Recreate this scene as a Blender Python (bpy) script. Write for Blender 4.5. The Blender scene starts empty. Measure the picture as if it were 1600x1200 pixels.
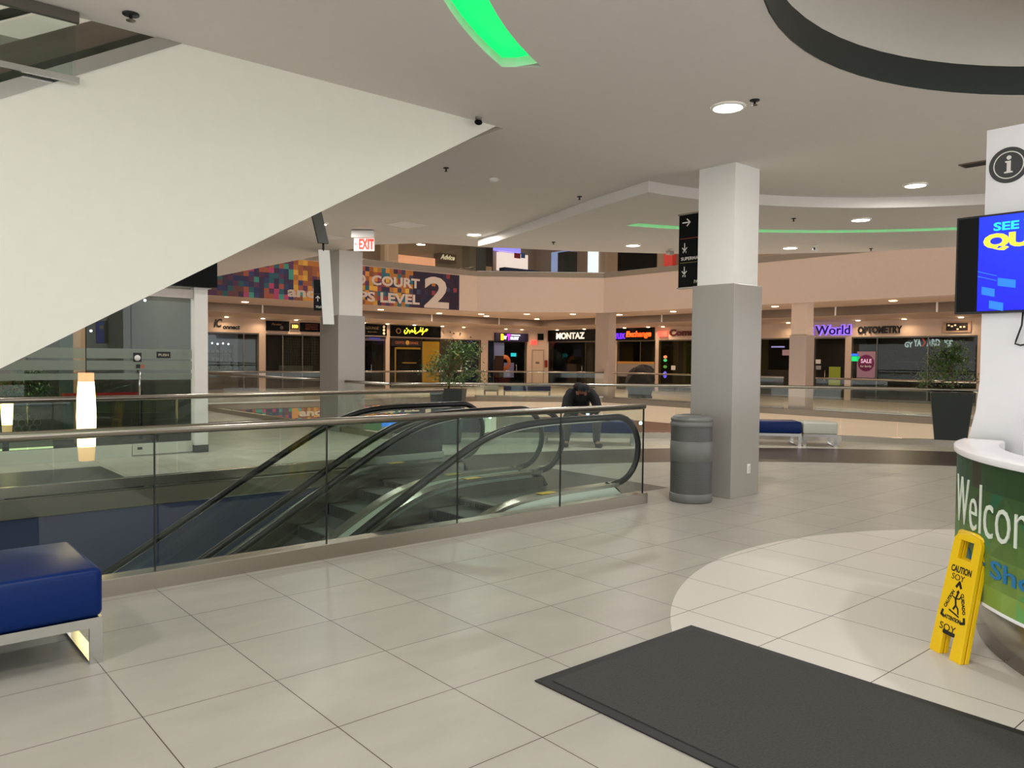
import bpy, bmesh, math, random
from math import sin, cos, pi, radians as RAD, atan2, hypot, sqrt
from mathutils import Vector, Matrix
from mathutils.geometry import tessellate_polygon
random.seed(7)
SC = bpy.context.scene
COL = SC.collection

# ------------------------------------------------------------------ camera, world, exposure
cam = bpy.data.cameras.new('camera'); camo = bpy.data.objects.new('camera', cam); COL.objects.link(camo)
cam.sensor_width = 36; cam.sensor_fit = 'HORIZONTAL'; cam.lens = 1217/1600*36
cam.clip_start = .05; cam.clip_end = 200
_p, _r, _y = -0.03187, 0.010275, 0.70928
_f = Vector((0, cos(_p), sin(_p))); _u = Vector((0, -sin(_p), cos(_p))); _x = Vector((1, 0, 0))
_R = _x*cos(_r)+_u*sin(_r); _U = -_x*sin(_r)+_u*cos(_r)
_M = Matrix(((cos(_y), sin(_y), 0), (-sin(_y), cos(_y), 0), (0, 0, 1)))
_R, _U, _F = _M@_R, _M@_U, _M@_f
camo.matrix_world = Matrix(((_R.x, _U.x, -_F.x, 0), (_R.y, _U.y, -_F.y, 0), (_R.z, _U.z, -_F.z, 1.56), (0, 0, 0, 1)))
SC.camera = camo
W = bpy.data.worlds.new('world'); SC.world = W; W.use_nodes = True
W.node_tree.nodes['Background'].inputs[0].default_value = (1., .985, 1.0, 1)
W.node_tree.nodes['Background'].inputs[1].default_value = 2.15
SC.view_settings.view_transform = 'Standard'; SC.view_settings.look = 'None'
SC.view_settings.exposure = 0.0; SC.view_settings.gamma = 1.0
SC.view_settings.use_curve_mapping = False

# ------------------------------------------------------------------ materials
def lin(c): return tuple(((v/255)/12.92 if v/255 <= .04045 else ((v/255+.055)/1.055)**2.4) for v in c)
MATS = {}
def mat(name, rgb, rough=.6, metal=0., spec=.5, noise=0., nscale=8., emit=None, es=1., bump=0., coat=0., attr=False):
    if name in MATS: return MATS[name]
    m = bpy.data.materials.new(name); m.use_nodes = True; nt = m.node_tree; b = nt.nodes['Principled BSDF']
    col = (*lin(rgb), 1)
    b.inputs['Base Color'].default_value = col; b.inputs['Roughness'].default_value = rough
    b.inputs['Metallic'].default_value = metal; b.inputs['Specular IOR Level'].default_value = spec
    b.inputs['Coat Weight'].default_value = coat
    if attr:
        a = nt.nodes.new('ShaderNodeAttribute'); a.attribute_name = 'Col'
        nt.links.new(a.outputs['Color'], b.inputs['Base Color'])
        if emit: nt.links.new(a.outputs['Color'], b.inputs['Emission Color']); b.inputs['Emission Strength'].default_value = es
    else:
        t = nt.nodes.new('ShaderNodeTexCoord'); n = nt.nodes.new('ShaderNodeTexNoise'); n.inputs['Scale'].default_value = nscale
        n.inputs['Detail'].default_value = 4
        nt.links.new(t.outputs['Object'], n.inputs['Vector'])
        k = noise if noise else .03
        r = nt.nodes.new('ShaderNodeMapRange'); r.inputs['To Min'].default_value = 1-k; r.inputs['To Max'].default_value = 1+k
        nt.links.new(n.outputs['Fac'], r.inputs['Value'])
        mx = nt.nodes.new('ShaderNodeVectorMath'); mx.operation = 'SCALE'; mx.inputs[0].default_value = col[:3]
        nt.links.new(r.outputs[0], mx.inputs['Scale']); nt.links.new(mx.outputs[0], b.inputs['Base Color'])
        if bump:
            bp = nt.nodes.new('ShaderNodeBump'); bp.inputs['Strength'].default_value = bump; bp.inputs['Distance'].default_value = .01
            nt.links.new(n.outputs['Fac'], bp.inputs['Height']); nt.links.new(bp.outputs[0], b.inputs['Normal'])
        if emit: b.inputs['Emission Color'].default_value = (*lin(emit), 1); b.inputs['Emission Strength'].default_value = es
    MATS[name] = m; return m
def glass(name, tint, refl=.07, gloss_rough=.0, maxr=.6):
    if name in MATS: return MATS[name]
    m = bpy.data.materials.new(name); m.use_nodes = True; nt = m.node_tree; nt.nodes.clear()
    o = nt.nodes.new('ShaderNodeOutputMaterial'); t = nt.nodes.new('ShaderNodeBsdfTransparent'); g = nt.nodes.new('ShaderNodeBsdfGlossy')
    t.inputs[0].default_value = (*tint, 1); g.inputs['Roughness'].default_value = gloss_rough; g.inputs[0].default_value = (.9, .95, .92, 1)
    f = nt.nodes.new('ShaderNodeFresnel'); ge = nt.nodes.new('ShaderNodeNewGeometry'); io = nt.nodes.new('ShaderNodeMapRange'); io.inputs['To Min'].default_value = 1.45; io.inputs['To Max'].default_value = .69
    nt.links.new(ge.outputs['Backfacing'], io.inputs[0]); nt.links.new(io.outputs[0], f.inputs[0])
    mr = nt.nodes.new('ShaderNodeMapRange'); mr.inputs['From Max'].default_value = 1; mr.inputs['To Min'].default_value = refl*.06; mr.inputs['To Max'].default_value = maxr
    nt.links.new(f.outputs[0], mr.inputs[0])
    mx = nt.nodes.new('ShaderNodeMixShader'); nt.links.new(mr.outputs[0], mx.inputs[0]); nt.links.new(t.outputs[0], mx.inputs[1]); nt.links.new(g.outputs[0], mx.inputs[2])
    nt.links.new(mx.outputs[0], o.inputs[0]); MATS[name] = m; return m

M_CEIL = mat('ceiling_paint', (224, 219, 212), .9, spec=.2)
M_TRUSS = mat('truss_cladding', (232, 231, 218), .45, spec=.35)
M_WALL = mat('warm_wall_paint', (222, 200, 182), .85, spec=.2)
M_WHITE = mat('white_paint', (232, 230, 224), .6)
M_WGLOSS = mat('white_laminate', (240, 238, 240), .25, spec=.5)
M_STEEL = mat('brushed_steel', (176, 170, 158), .27, 1., nscale=3)
M_STEELD = mat('dark_steel', (120, 116, 108), .35, 1.)
M_CHROME = mat('satin_chrome', (200, 200, 196), .18, 1.)
M_CLAD = mat('column_cladding', (158, 154, 146), .22, noise=.02, nscale=2)
M_BLUE = mat('blue_leatherette', (0, 33, 92), .36, spec=.2, bump=.06, nscale=160)
M_BLACK = mat('black_plastic', (16, 16, 18), .45)
M_BLACKG = mat('black_gloss', (7, 8, 9), .35, spec=.12)
M_RUBBER = mat('handrail_rubber', (16, 16, 17), .3, spec=.4)
M_BINGREY = mat('bin_grey_paint', (112, 113, 110), .42, spec=.5)
M_DKGREY = mat('dark_grey', (58, 58, 58), .5)
M_PLANT = mat('planter_dark', (40, 46, 43), .5)
M_BROWN = mat('taupe_band', (120, 104, 90), .6)
M_BLUEWALL = mat('pit_blue_paint', (64, 73, 106), .7)
M_YEL = mat('caution_yellow', (250, 205, 8), .38, spec=.5)
M_INK = mat('sign_ink', (22, 20, 12), .6)
M_GLASS = glass('clear_glass', (.93, .972, .95))
M_GLASSF = glass('far_glass', (.96, .975, .965), .05)
M_SHOPG = glass('shop_glass', (.88, .92, .89), .10)
M_SHOPD = glass('dark_shop_glass', (.76, .78, .75), .06, maxr=.35)
M_DIFF = mat('lamp_diffuser', (255, 255, 255), .5, emit=(255, 246, 228), es=14)
M_DIFW = mat('warm_spot_diffuser', (255, 250, 240), .5, emit=(255, 226, 180), es=9)
M_GREENL = mat('green_led', (10, 60, 30), .6, emit=(0, 255, 118), es=1.15)
M_LAMP = mat('pendant_glass', (255, 226, 170), .5, emit=(255, 222, 150), es=5)
M_LAMPD = mat('pendant_frost', (250, 214, 160), .5, emit=(255, 205, 140), es=.55)
M_DARKIN = mat('shop_dark_interior', (52, 46, 40), .8)
M_COLR = mat('painted_pattern', (128, 128, 128), .45, attr=True)
M_COLE = mat('backlit_pattern', (128, 128, 128), .5, attr=True, emit=(1, 1, 1), es=.7)
def em(name, rgb, es=2.2): return mat(name, rgb, .5, emit=rgb, es=es)

# ------------------------------------------------------------------ geometry helpers
class MB:
    def __init__(s): s.v = []; s.f = []; s.c = []; s.col = None; s.sm = []
    def add(s, vs, fs, smooth=False):
        o = len(s.v); s.v += [tuple(v) for v in vs]
        for f in fs: s.f.append([o+i for i in f]); s.c.append(s.col); s.sm.append(smooth)
        return s
    def box(s, x0, x1, y0, y1, z0, z1):
        vs = [(x, y, z) for z in (z0, z1) for y in (y0, y1) for x in (x0, x1)]
        return s.add(vs, [(0, 2, 3, 1), (4, 5, 7, 6), (0, 1, 5, 4), (2, 6, 7, 3), (0, 4, 6, 2), (1, 3, 7, 5)])
    def hexa(s, b, t):   # two quads
        return s.add(list(b)+list(t), [(3, 2, 1, 0), (4, 5, 6, 7), (0, 1, 5, 4), (1, 2, 6, 5), (2, 3, 7, 6), (3, 0, 4, 7)])
    def prism(s, poly, a0, a1, axis='z'):
        n = len(poly)
        def P(p, a):
            if axis == 'z': return (p[0], p[1], a)
            if axis == 'y': return (p[0], a, p[1])
            return (a, p[0], p[1])
        vs = [P(p, a0) for p in poly]+[P(p, a1) for p in poly]
        fs = [list(range(n))[::-1], list(range(n, 2*n))]+[(i, (i+1) % n, n+(i+1) % n, n+i) for i in range(n)]
        return s.add(vs, fs)
    def slab(s, loops, z0, z1):
        tri = tessellate_polygon([[Vector((x, y, 0)) for x, y in l] for l in loops])
        flat = [p for l in loops for p in l]; n = len(flat)
        vs = [(x, y, z1) for x, y in flat]+[(x, y, z0) for x, y in flat]
        fs = [t for t in tri]+[tuple(i+n for i in t[::-1]) for t in tri]
        o = 0
        for l in loops:
            k = len(l)
            for i in range(k): fs.append((o+i, o+(i+1) % k, n+o+(i+1) % k, n+o+i))
            o += k
        return s.add(vs, fs)
    def slabx(s, loops, a0, a1, axis='y'):   # polygon with holes in local x-z, extruded along y
        tri = tessellate_polygon([[Vector((x, y, 0)) for x, y in l] for l in loops])
        flat = [p for l in loops for p in l]; n = len(flat)
        vs = [(x, a0, y) for x, y in flat]+[(x, a1, y) for x, y in flat]
        fs = [t for t in tri]+[tuple(i+n for i in t[::-1]) for t in tri]
        o = 0
        for l in loops:
            k = len(l)
            for i in range(k): fs.append((o+i, o+(i+1) % k, n+o+(i+1) % k, n+o+i))
            o += k
        return s.add(vs, fs)
    def lathe(s, prof, c=(0, 0, 0), seg=32, a0=0., a1=2*pi, smooth=True):
        full = abs(a1-a0-2*pi) < 1e-6; n = seg if full else seg+1
        vs = []
        for i in range(n):
            a = a0+(a1-a0)*i/seg
            for r, z in prof: vs.append((c[0]+r*cos(a), c[1]+r*sin(a), c[2]+z))
        k = len(prof); fs = []
        for i in range(seg):
            j = (i+1) % n
            for q in range(k-1): fs.append((i*k+q, j*k+q, j*k+q+1, i*k+q+1))
        return s.add(vs, fs, smooth)
    def tube(s, pts, r, seg=10, cap=True, flat=None):
        pts = [Vector(p) for p in pts]; n = len(pts); rs = r if isinstance(r, (list, tuple)) else [r]*n
        up = Vector((0, 0, 1)); vs = []; prev = None
        for i, p in enumerate(pts):
            t = (pts[min(i+1, n-1)]-pts[max(i-1, 0)]).normalized()
            if prev is None:
                a = t.cross(up)
                if a.length < .05: a = t.cross(Vector((0, 1, 0)))
                a.normalize()
            else:
                a = prev-t*prev.dot(t); a.normalize()
            b = t.cross(a); prev = a
            for q in range(seg):
                an = 2*pi*q/seg
                vs.append(p+a*cos(an)*rs[i]+b*sin(an)*rs[i]*(flat or 1))
        fs = []
        for i in range(n-1):
            for q in range(seg): fs.append((i*seg+q, i*seg+(q+1) % seg, (i+1)*seg+(q+1) % seg, (i+1)*seg+q))
        if cap: fs.append(tuple(range(seg))[::-1]); fs.append(tuple(range((n-1)*seg, n*seg)))
        return s.add(vs, fs, True)
    def strip(s, path, prof, close=True):  # sweep profile list of (side, up) along horizontal path of (x,y,z) in x-z plane at fixed y
        vs = []; k = len(prof)
        for (x, y, z) in path:
            for a, b in prof: vs.append((x, y+a, z+b))
        fs = []
        for i in range(len(path)-1):
            for q in range(k):
                if q == k-1 and not close: continue
                fs.append((i*k+q, i*k+(q+1) % k, (i+1)*k+(q+1) % k, (i+1)*k+q))
        if close: fs.append(tuple(range(k))[::-1]); fs.append(tuple(range((len(path)-1)*k, len(path)*k)))
        return s.add(vs, fs)
    def ball(s, c, r, seg=12, sc=(1, 1, 1)):
        vs = []; fs = []; h = seg//2
        for i in range(h+1):
            th = pi*i/h
            for j in range(seg):
                a = 2*pi*j/seg; vs.append((c[0]+r*sc[0]*sin(th)*cos(a), c[1]+r*sc[1]*sin(th)*sin(a), c[2]+r*sc[2]*cos(th)))
        for i in range(h):
            for j in range(seg): fs.append((i*seg+j, i*seg+(j+1) % seg, (i+1)*seg+(j+1) % seg, (i+1)*seg+j))
        return s.add(vs, fs, True)

def O(name, mb, m, parent=None, loc=None, rz=0., bevel=0., bseg=2, fixn=True):
    me = bpy.data.meshes.new(name); me.from_pydata(mb.v, [], mb.f); me.materials.append(m)
    if any(mb.sm):
        me.polygons.foreach_set('use_smooth', mb.sm)
    if any(c is not None for c in mb.c):
        ca = me.color_attributes.new('Col', 'FLOAT_COLOR', 'CORNER'); i = 0; d = []
        for f, c in zip(mb.f, mb.c):
            cc = (*lin(c), 1) if c is not None else (.2, .2, .2, 1)
            d += list(cc)*len(f)
        ca.data.foreach_set('color', d)
    if fixn:
        bm = bmesh.new(); bm.from_mesh(me); bmesh.ops.recalc_face_normals(bm, faces=bm.faces); bm.to_mesh(me); bm.free()
    me.update()
    o = bpy.data.objects.new(name, me); COL.objects.link(o)
    if loc is not None: o.location = loc
    o.rotation_euler = (0, 0, rz)
    if parent is not None: o.parent = parent
    if bevel:
        b = o.modifiers.new('bevel', 'BEVEL'); b.width = bevel; b.segments = bseg; b.limit_method = 'ANGLE'; b.angle_limit = RAD(40)
    return o
def tag(o, label=None, cat=None, group=None, kind=None):
    if label: o['label'] = label
    if cat: o['category'] = cat
    if group: o['group'] = group
    if kind: o['kind'] = kind
    return o
def T(name, label, cat, loc=(0, 0, 0), rz=0., group=None):
    o = bpy.data.objects.new(name, None); o.empty_display_size = .1; COL.objects.link(o); o.location = loc; o.rotation_euler = (0, 0, rz)
    return tag(o, label, cat, group)
def S(name, mb, m, loc=None, **k): return tag(O(name, mb, m, None, loc, **k), kind='structure')
def children(o): return [c for c in bpy.data.objects if c.parent == o]
def dup(o, loc, rz=None, label=None, parent=None):
    c = o.copy(); COL.objects.link(c)
    if parent is not None: c.parent = parent
    if loc is not None: c.location = loc
    if rz is not None: c.rotation_euler = (0, 0, rz)
    if label: c['label'] = label
    for ch in children(o): dup(ch, None, None, None, c)
    return c
DG = None
def text(name, s, box, c, m, parent=None, bold=0., ext=.006, shear=0., fn=None, keep=False, loc=None, rz=0., space=1.):
    """text filling box=(a0,a1,b0,b1) in local x-z, front toward local -y at y=-c"""
    cu = bpy.data.curves.new('text_curve', 'FONT'); cu.body = s; cu.size = 1; cu.offset = bold; cu.shear = shear; cu.resolution_u = 3
    cu.space_character = space
    to = bpy.data.objects.new('text_tmp', cu); COL.objects.link(to); bpy.context.view_layer.update()
    me = bpy.data.meshes.new_from_object(to.evaluated_get(bpy.context.evaluated_depsgraph_get()))
    bpy.data.objects.remove(to); bpy.data.curves.remove(cu)
    vs = [tuple(v.co) for v in me.vertices]; fs = [tuple(p.vertices) for p in me.polygons]; bpy.data.meshes.remove(me)
    if not vs: vs = [(0, 0, 0), (1, 0, 0), (1, 1, 0)]; fs = [(0, 1, 2)]
    x0 = min(v[0] for v in vs); x1 = max(v[0] for v in vs); y0 = min(v[1] for v in vs); y1 = max(v[1] for v in vs)
    a0, a1, b0, b1 = box
    sx = (a1-a0)/max(x1-x0, 1e-6); sy = (b1-b0)/max(y1-y0, 1e-6)
    if keep: sx = sy; a0 = (a0+a1)/2-(x1-x0)*sx/2
    # thicken: front faces + back faces + boundary
    n = len(vs); P = [(a0+(v[0]-x0)*sx, b0+(v[1]-y0)*sy) for v in vs]
    fn = fn or (lambda a, b, d: (a, -d, b))
    V = [fn(a, b, c+ext) for a, b in P]+[fn(a, b, c) for a, b in P]
    ed = {}
    for f in fs:
        for i in range(len(f)):
            e = (f[i], f[(i+1) % len(f)]); ed[e] = 1
    F = list(fs)
    for (a, b) in list(ed):
        if (b, a) not in ed: F.append((b, a, a+n, b+n))
    mb = MB(); mb.add(V, F)
    return O(name, mb, m, parent, loc=loc, rz=rz, fixn=False)
def skin(name, J, E, root, m, parent, sub=2, sx=1.):
    bm = bmesh.new(); L = bm.verts.layers.skin.verify(); vs = {}
    for k, (x, y, z, r) in J.items():
        v = bm.verts.new((x, y, z)); rr = r if isinstance(r, tuple) else (r, r); v[L].radius = rr; v[L].use_root = (k == root); vs[k] = v
    for a, b in E: bm.edges.new((vs[a], vs[b]))
    me = bpy.data.meshes.new(name); bm.to_mesh(me); bm.free(); me.materials.append(m)
    o = bpy.data.objects.new(name, me); COL.objects.link(o)
    if parent is not None: o.parent = parent
    sk = o.modifiers.new('skin', 'SKIN'); sk.use_smooth_shade = True
    o.modifiers.new('sub', 'SUBSURF').levels = sub; o.modifiers['sub'].render_levels = sub
    return o
def arc(cx, cy, r, a0, a1, n): return [(cx+r*cos(RAD(a0+(a1-a0)*i/n)), cy+r*sin(RAD(a0+(a1-a0)*i/n))) for i in range(n+1)]
def point(name, loc, power, color, r=.15):
    l = bpy.data.lights.new(name, 'POINT'); l.energy = power; l.color = color; l.shadow_soft_size = r
    o = bpy.data.objects.new(name, l); COL.objects.link(o); o.location = loc; return o
def area(name, loc, power, size, color, rot=(0, 0, 0), spread=None):
    l = bpy.data.lights.new(name, 'AREA'); l.shape = 'DISK'; l.size = size; l.energy = power; l.color = color
    if spread: l.spread = spread
    o = bpy.data.objects.new(name, l); COL.objects.link(o); o.location = loc; o.rotation_euler = rot; return o

# ================================================================== SETTING
PITU0, PITU1, PITV0, PITV1 = -7., 5.75, 5.60, 9.93
VOID = [(16.9, -7.5), (16.95, 2), (16.6, 4.5), (16.05, 5.7), (15.1, 7.5), (13.9, 8.9), (12.75, 9.8), (11.4, 10.85), (10.1, 11.8), (9.0, 12.5), (8.0, 12.9),
        (8.0, 24.6), (19.2, 24.6), (23.2, 21.4), (23.2, -7.5)]
# ---- floor with its tile zones
def floor_material():
    m = bpy.data.materials.new('porcelain_floor_tile'); m.use_nodes = True; nt = m.node_tree; N = nt.nodes; b = N['Principled BSDF']; Lk = nt.links.new
    def mth(op, a, bb=None, cc=None):
        n = N.new('ShaderNodeMath'); n.operation = op
        for i, q in enumerate((a, bb, cc)):
            if q is None: continue
            if isinstance(q, (int, float)): n.inputs[i].default_value = q
            else: Lk(q, n.inputs[i])
        return n.outputs[0]
    tc = N.new('ShaderNodeTexCoord'); sp = N.new('ShaderNodeSeparateXYZ'); Lk(tc.outputs['Object'], sp.inputs[0]); X, Y = sp.outputs[0], sp.outputs[1]
    u = mth('DIVIDE', mth('SUBTRACT', X, .959-60.6), .606); v = mth('DIVIDE', mth('SUBTRACT', Y, 4.772-61.46), .6146)
    def line(q, w): 
        fr = mth('FRACT', q); return mth('MAXIMUM', mth('LESS_THAN', fr, w), mth('GREATER_THAN', fr, 1-w))
    ln = mth('MAXIMUM', line(u, .0042), line(v, .0042))
    cell = N.new('ShaderNodeCombineXYZ'); Lk(mth('FLOOR', u), cell.inputs[0]); Lk(mth('FLOOR', v), cell.inputs[1])
    wn = N.new('ShaderNodeTexWhiteNoise'); wn.noise_dimensions = '2D'; Lk(cell.outputs[0], wn.inputs['Vector'])
    def circ(cx, cy, r):
        dx = mth('SUBTRACT', X, cx); dy = mth('SUBTRACT', Y, cy); d = mth('SQRT', mth('ADD', mth('MULTIPLY', dx, dx), mth('MULTIPLY', dy, dy)))
        return mth('LESS_THAN', d, r)
    def rect(x0, x1, y0, y1):
        return mth('MULTIPLY', mth('MULTIPLY', mth('GREATER_THAN', X, x0), mth('LESS_THAN', X, x1)), mth('MULTIPLY', mth('GREATER_THAN', Y, y0), mth('LESS_THAN', Y, y1)))
    inner = circ(3.97, -1.95, 11.0); outer = circ(5.46, -1.51, 11.68)
    white = circ(5.79, .38, 3.23); white2 = circ(5.79, .38, 2.45)
    far = mth('SUBTRACT', 1., mth('MAXIMUM', outer, mth('LESS_THAN', Y, 0.)))
    far = mth('MAXIMUM', far, mth('MULTIPLY', mth('GREATER_THAN', Y, 9.9), mth('LESS_THAN', X, 8.)))
    far = mth('MAXIMUM', far, mth('GREATER_THAN', X, 17.2))
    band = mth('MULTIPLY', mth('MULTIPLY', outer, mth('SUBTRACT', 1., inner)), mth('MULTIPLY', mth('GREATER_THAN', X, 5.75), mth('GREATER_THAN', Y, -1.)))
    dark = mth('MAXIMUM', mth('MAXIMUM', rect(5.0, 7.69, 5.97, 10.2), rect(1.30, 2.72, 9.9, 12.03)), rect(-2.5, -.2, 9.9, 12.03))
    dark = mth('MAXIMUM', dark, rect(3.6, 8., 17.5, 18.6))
    ns = N.new('ShaderNodeTexNoise'); ns.inputs['Scale'].default_value = 1.7; ns.inputs['Detail'].default_value = 5; ns.inputs['Roughness'].default_value = .6
    mp = N.new('ShaderNodeMapping'); mp.inputs['Scale'].default_value = (1, 2.2, 1); Lk(tc.outputs['Object'], mp.inputs[0]); Lk(mp.outputs[0], ns.inputs['Vector'])
    def mix(f, a, c):
        n = N.new('ShaderNodeMix'); n.data_type = 'RGBA'; Lk(f, n.inputs[0])
        for i, q in ((6, a), (7, c)):
            if isinstance(q, tuple): n.inputs[i].default_value = (*lin(q), 1)
            else: Lk(q, n.inputs[i])
        return n.outputs[2]
    c = mix(far, (170, 166, 157), (186, 179, 166))
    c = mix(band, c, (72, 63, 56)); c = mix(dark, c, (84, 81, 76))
    c = mix(white, c, (212, 206, 198))
    k = mth('ADD', mth('MULTIPLY', ns.outputs['Fac'], .34), .83); k = mth('MULTIPLY', k, mth('ADD', mth('MULTIPLY', wn.outputs['Value'], .05), .975))
    kw = N.new('ShaderNodeMix'); kw.data_type = 'FLOAT'; Lk(white, kw.inputs[0]); Lk(k, kw.inputs[2]); kw.inputs[3].default_value = 1.; 
    sc = N.new('ShaderNodeVectorMath'); sc.operation = 'SCALE'; Lk(c, sc.inputs[0]); Lk(kw.outputs[0], sc.inputs['Scale'])
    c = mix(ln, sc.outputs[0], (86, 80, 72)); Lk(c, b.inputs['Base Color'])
    b.inputs['Roughness'].default_value = .36; b.inputs['Specular IOR Level'].default_value = .15
    bp = N.new('ShaderNodeBump'); bp.inputs['Strength'].default_value = .35; bp.inputs['Distance'].default_value = .003; Lk(mth('MULTIPLY', ln, -1.), bp.inputs['Height']); Lk(bp.outputs[0], b.inputs['Normal'])
    return m
OUT = [(-9, -8), (42, -8), (42, 44), (-9, 44)]
PIT = [(PITU0, PITV0), (PITU0, PITV1), (PITU1, PITV1), (PITU1, PITV0)]
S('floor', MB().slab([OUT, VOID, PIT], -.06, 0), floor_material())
S('floor_slab', MB().slab([OUT, VOID, PIT], -.75, -.061), M_WALL)
S('floor_lower', MB().box(-9, 42, -8, 44, -4.7, -4.5), mat('lower_floor', (190, 180, 165), .35))
# pit walls
S('wall_pit_far', MB().box(PITU0, 5.7, 9.895, 9.925, -4.5, -.236), M_BLUEWALL)
S('wall_pit_near', MB().box(PITU0, 7.2, 5.45, 5.59, -4.5, -.1), M_BLUEWALL)
S('trim_1', MB().box(PITU0, 5.7, 9.875, 9.928, -.235, -.012), mat('pit_edge_stone', (128, 124, 108), .25, .35))
S('trim_7', MB().box(PITU0, 5.7, 9.872, 9.876, -.03, -.018).box(PITU0, 5.7, 9.868, 9.876, -.237, -.228), M_CHROME)
S('wall_pit_end', MB().box(5.9, 6.05, 5.6, 9.94, -4.5, -.76), M_BLUEWALL)
# ---- near ceiling
ESC_HOLE = [(-6.5, 5.875), (-6.5, 8.9), (3.95, 8.9), (3.95, 7.2), (4.9, 7.2), (4.9, 5.875)]
CIRC = arc(5.53, .07, 2.90, 0, 360, 72)[:-1]
COVE = arc(5.95, .18, 4.94, 115, 205, 30)+arc(5.95, .18, 4.66, 205, 113.5, 30)
CEDGE = [(17, -8), (17, 2), (16.5, 5.), (15.7, 7.4), (14.3, 9.3), (13.1, 10.35), (11.5, 11.4), (9.75, 12.3), (8.6, 12.7), (8.0, 13.6), (8.0, 24.6), (-9, 24.6), (-9, -8)]
S('ceiling', MB().slab([CEDGE, ESC_HOLE, CIRC, COVE], 3.8, 3.92), M_CEIL)
# lowered outer ring of the ceiling beyond the step
A0 = arc(7.13, 1.48, 4.88, -60, 84, 40)
STEP = A0+[(7.95, 7.6), (8.5, 9.4), (8.9, 10.9), (9.0, 11.5), (9.15, 11.52), (10.8, 10.68), (12.3, 9.68), (13.4, 8.72), (14.7, 6.93), (15.5, 4.7), (15.95, 1.9), (15.95, -3.9)]
GRN = arc(6.83, 1.14, 7.42, 71, 8, 40)+arc(6.83, 1.14, 7.16, 8, 70, 40)
S('ceiling_ring', MB().slab([STEP, GRN], 3.66, 3.799), M_CEIL)
# round recess: upstand coloured near-black for the shade at the rim, curved cove, inner plate
S('ceiling_recess_rim', MB().lathe([(2.89, 3.795), (2.89, 4.03)], (5.53, .07, 0), 72), mat('recess_shade_dark', (30, 30, 28), .5))
S('ceiling_recess', MB().lathe([(2.89, 4.03), (2.87, 4.09), (2.8, 4.18), (2.6, 4.27), (2.3, 4.3), (0, 4.3)], (5.53, .07, 0), 72), mat('recess_paint', (192, 188, 178), .9, spec=.2))
def slot(name, label, cx, cy, r0, r1, a0, a1, z, h, th=1.5):
    t = T(name, label, 'strip light', (0, 0, 0))
    mb = MB(); o = arc(cx, cy, r1, a0, a1, 40); i = arc(cx, cy, r0, a1, a0, 40)
    mb.slab([o+i], z+h, z+h+.01); O('diffuser', mb, M_GREENL, t)
    g = MB()
    for ring in (o, i):
        for p, q in zip(ring[:-1], ring[1:]): g.add([(*p, z), (*q, z), (*q, z+h), (*p, z+h)], [(0, 1, 2, 3)])
    for p, q in ((o[0], i[-1]), (o[-1], i[0])): g.add([(*p, z), (*q, z), (*q, z+h), (*p, z+h)], [(0, 1, 2, 3)])
    O('housing', g, mat('slot_paint', (215, 225, 215), .7), t)
slot('cove_light', 'curved green strip light recessed in ceiling above the pit railing', 5.95, .18, 4.66, 4.94, 114.5, 204, 3.801, .07)
slot('cove_light', 'long thin green arc of light in ceiling behind the square column', 6.83, 1.14, 7.16, 7.42, 70.5, 9, 3.661, .1)
slot('cove_light', 'short green strip light inside the round ceiling recess', 5.6, .05, 1.93, 2.12, 78, -50, 4.22, .06)
# upper floor slab, roof, far slab
FAR = [(-9, 24.6), (19.2, 24.6), (23.2, 21.4), (23.2, -8), (42, -8), (42, 44), (-9, 44)]
S('ceiling_far', MB().slab([FAR], 3.6, 4.98), M_WALL)
S('floor_upper', MB().slab([CEDGE, ESC_HOLE], 4.6, 4.98), M_CEIL)
LOW = [(-9, 30.0), (27.7, 30.0), (27.7, -8), (42, -8), (42, 44), (-9, 44)]
S('ceiling_shop_soffit', MB().slab([LOW], 3.27, 3.6), M_WALL)
S('roof', MB().box(-9, 42, -8, 44, 8.6, 8.8), mat('roof_paint', (150, 140, 128), .9))
# fascia bands round the void (upper z 3.45-4.8, slab trim above), lower fascia
def poly_wall(name, pts, z0, z1, t, m):
    for i, (p, q) in enumerate(zip(pts[:-1], pts[1:])):
        L = hypot(q[0]-p[0], q[1]-p[1]); a = atan2(q[1]-p[1], q[0]-p[0])
        S(name, MB().box(0, L, 0, t, z0, z1), m, loc=(p[0], p[1], 0), rz=a)
FP = [(-9, 24.6), (19.2, 24.6), (23.2, 21.4), (23.2, -8)]
poly_wall('wall_fascia_upper', FP, 3.45, 4.84, -.08, M_WALL)
poly_wall('trim_2', FP, 4.84, 5.03, -.12, mat('slab_trim', (150, 138, 120), .5))
poly_wall('trim_3', [(-9, 30.), (27.7, 30.), (27.7, -8)], 3.275, 3.6, -.04, M_BROWN)
poly_wall('trim_4', [(-9, 24.58), (19.2, 24.58), (23.18, 21.38), (23.18, -7.4)], -.14, .05, -.06, mat('fascia_bronze_trim', (128, 112, 98), .35, .3))
mbm = MB()
for u in [12.6+4.06*i for i in range(4)]: mbm.box(u, u+.06, 29.93, 29.96, 3.28, 3.6)
for v in [10.5, 14., 18.1, 22.0, 26.0]: mbm.box(27.63, 27.66, v, v+.06, 3.28, 3.6)
S('trim_5', mbm, M_WHITE)
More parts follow.
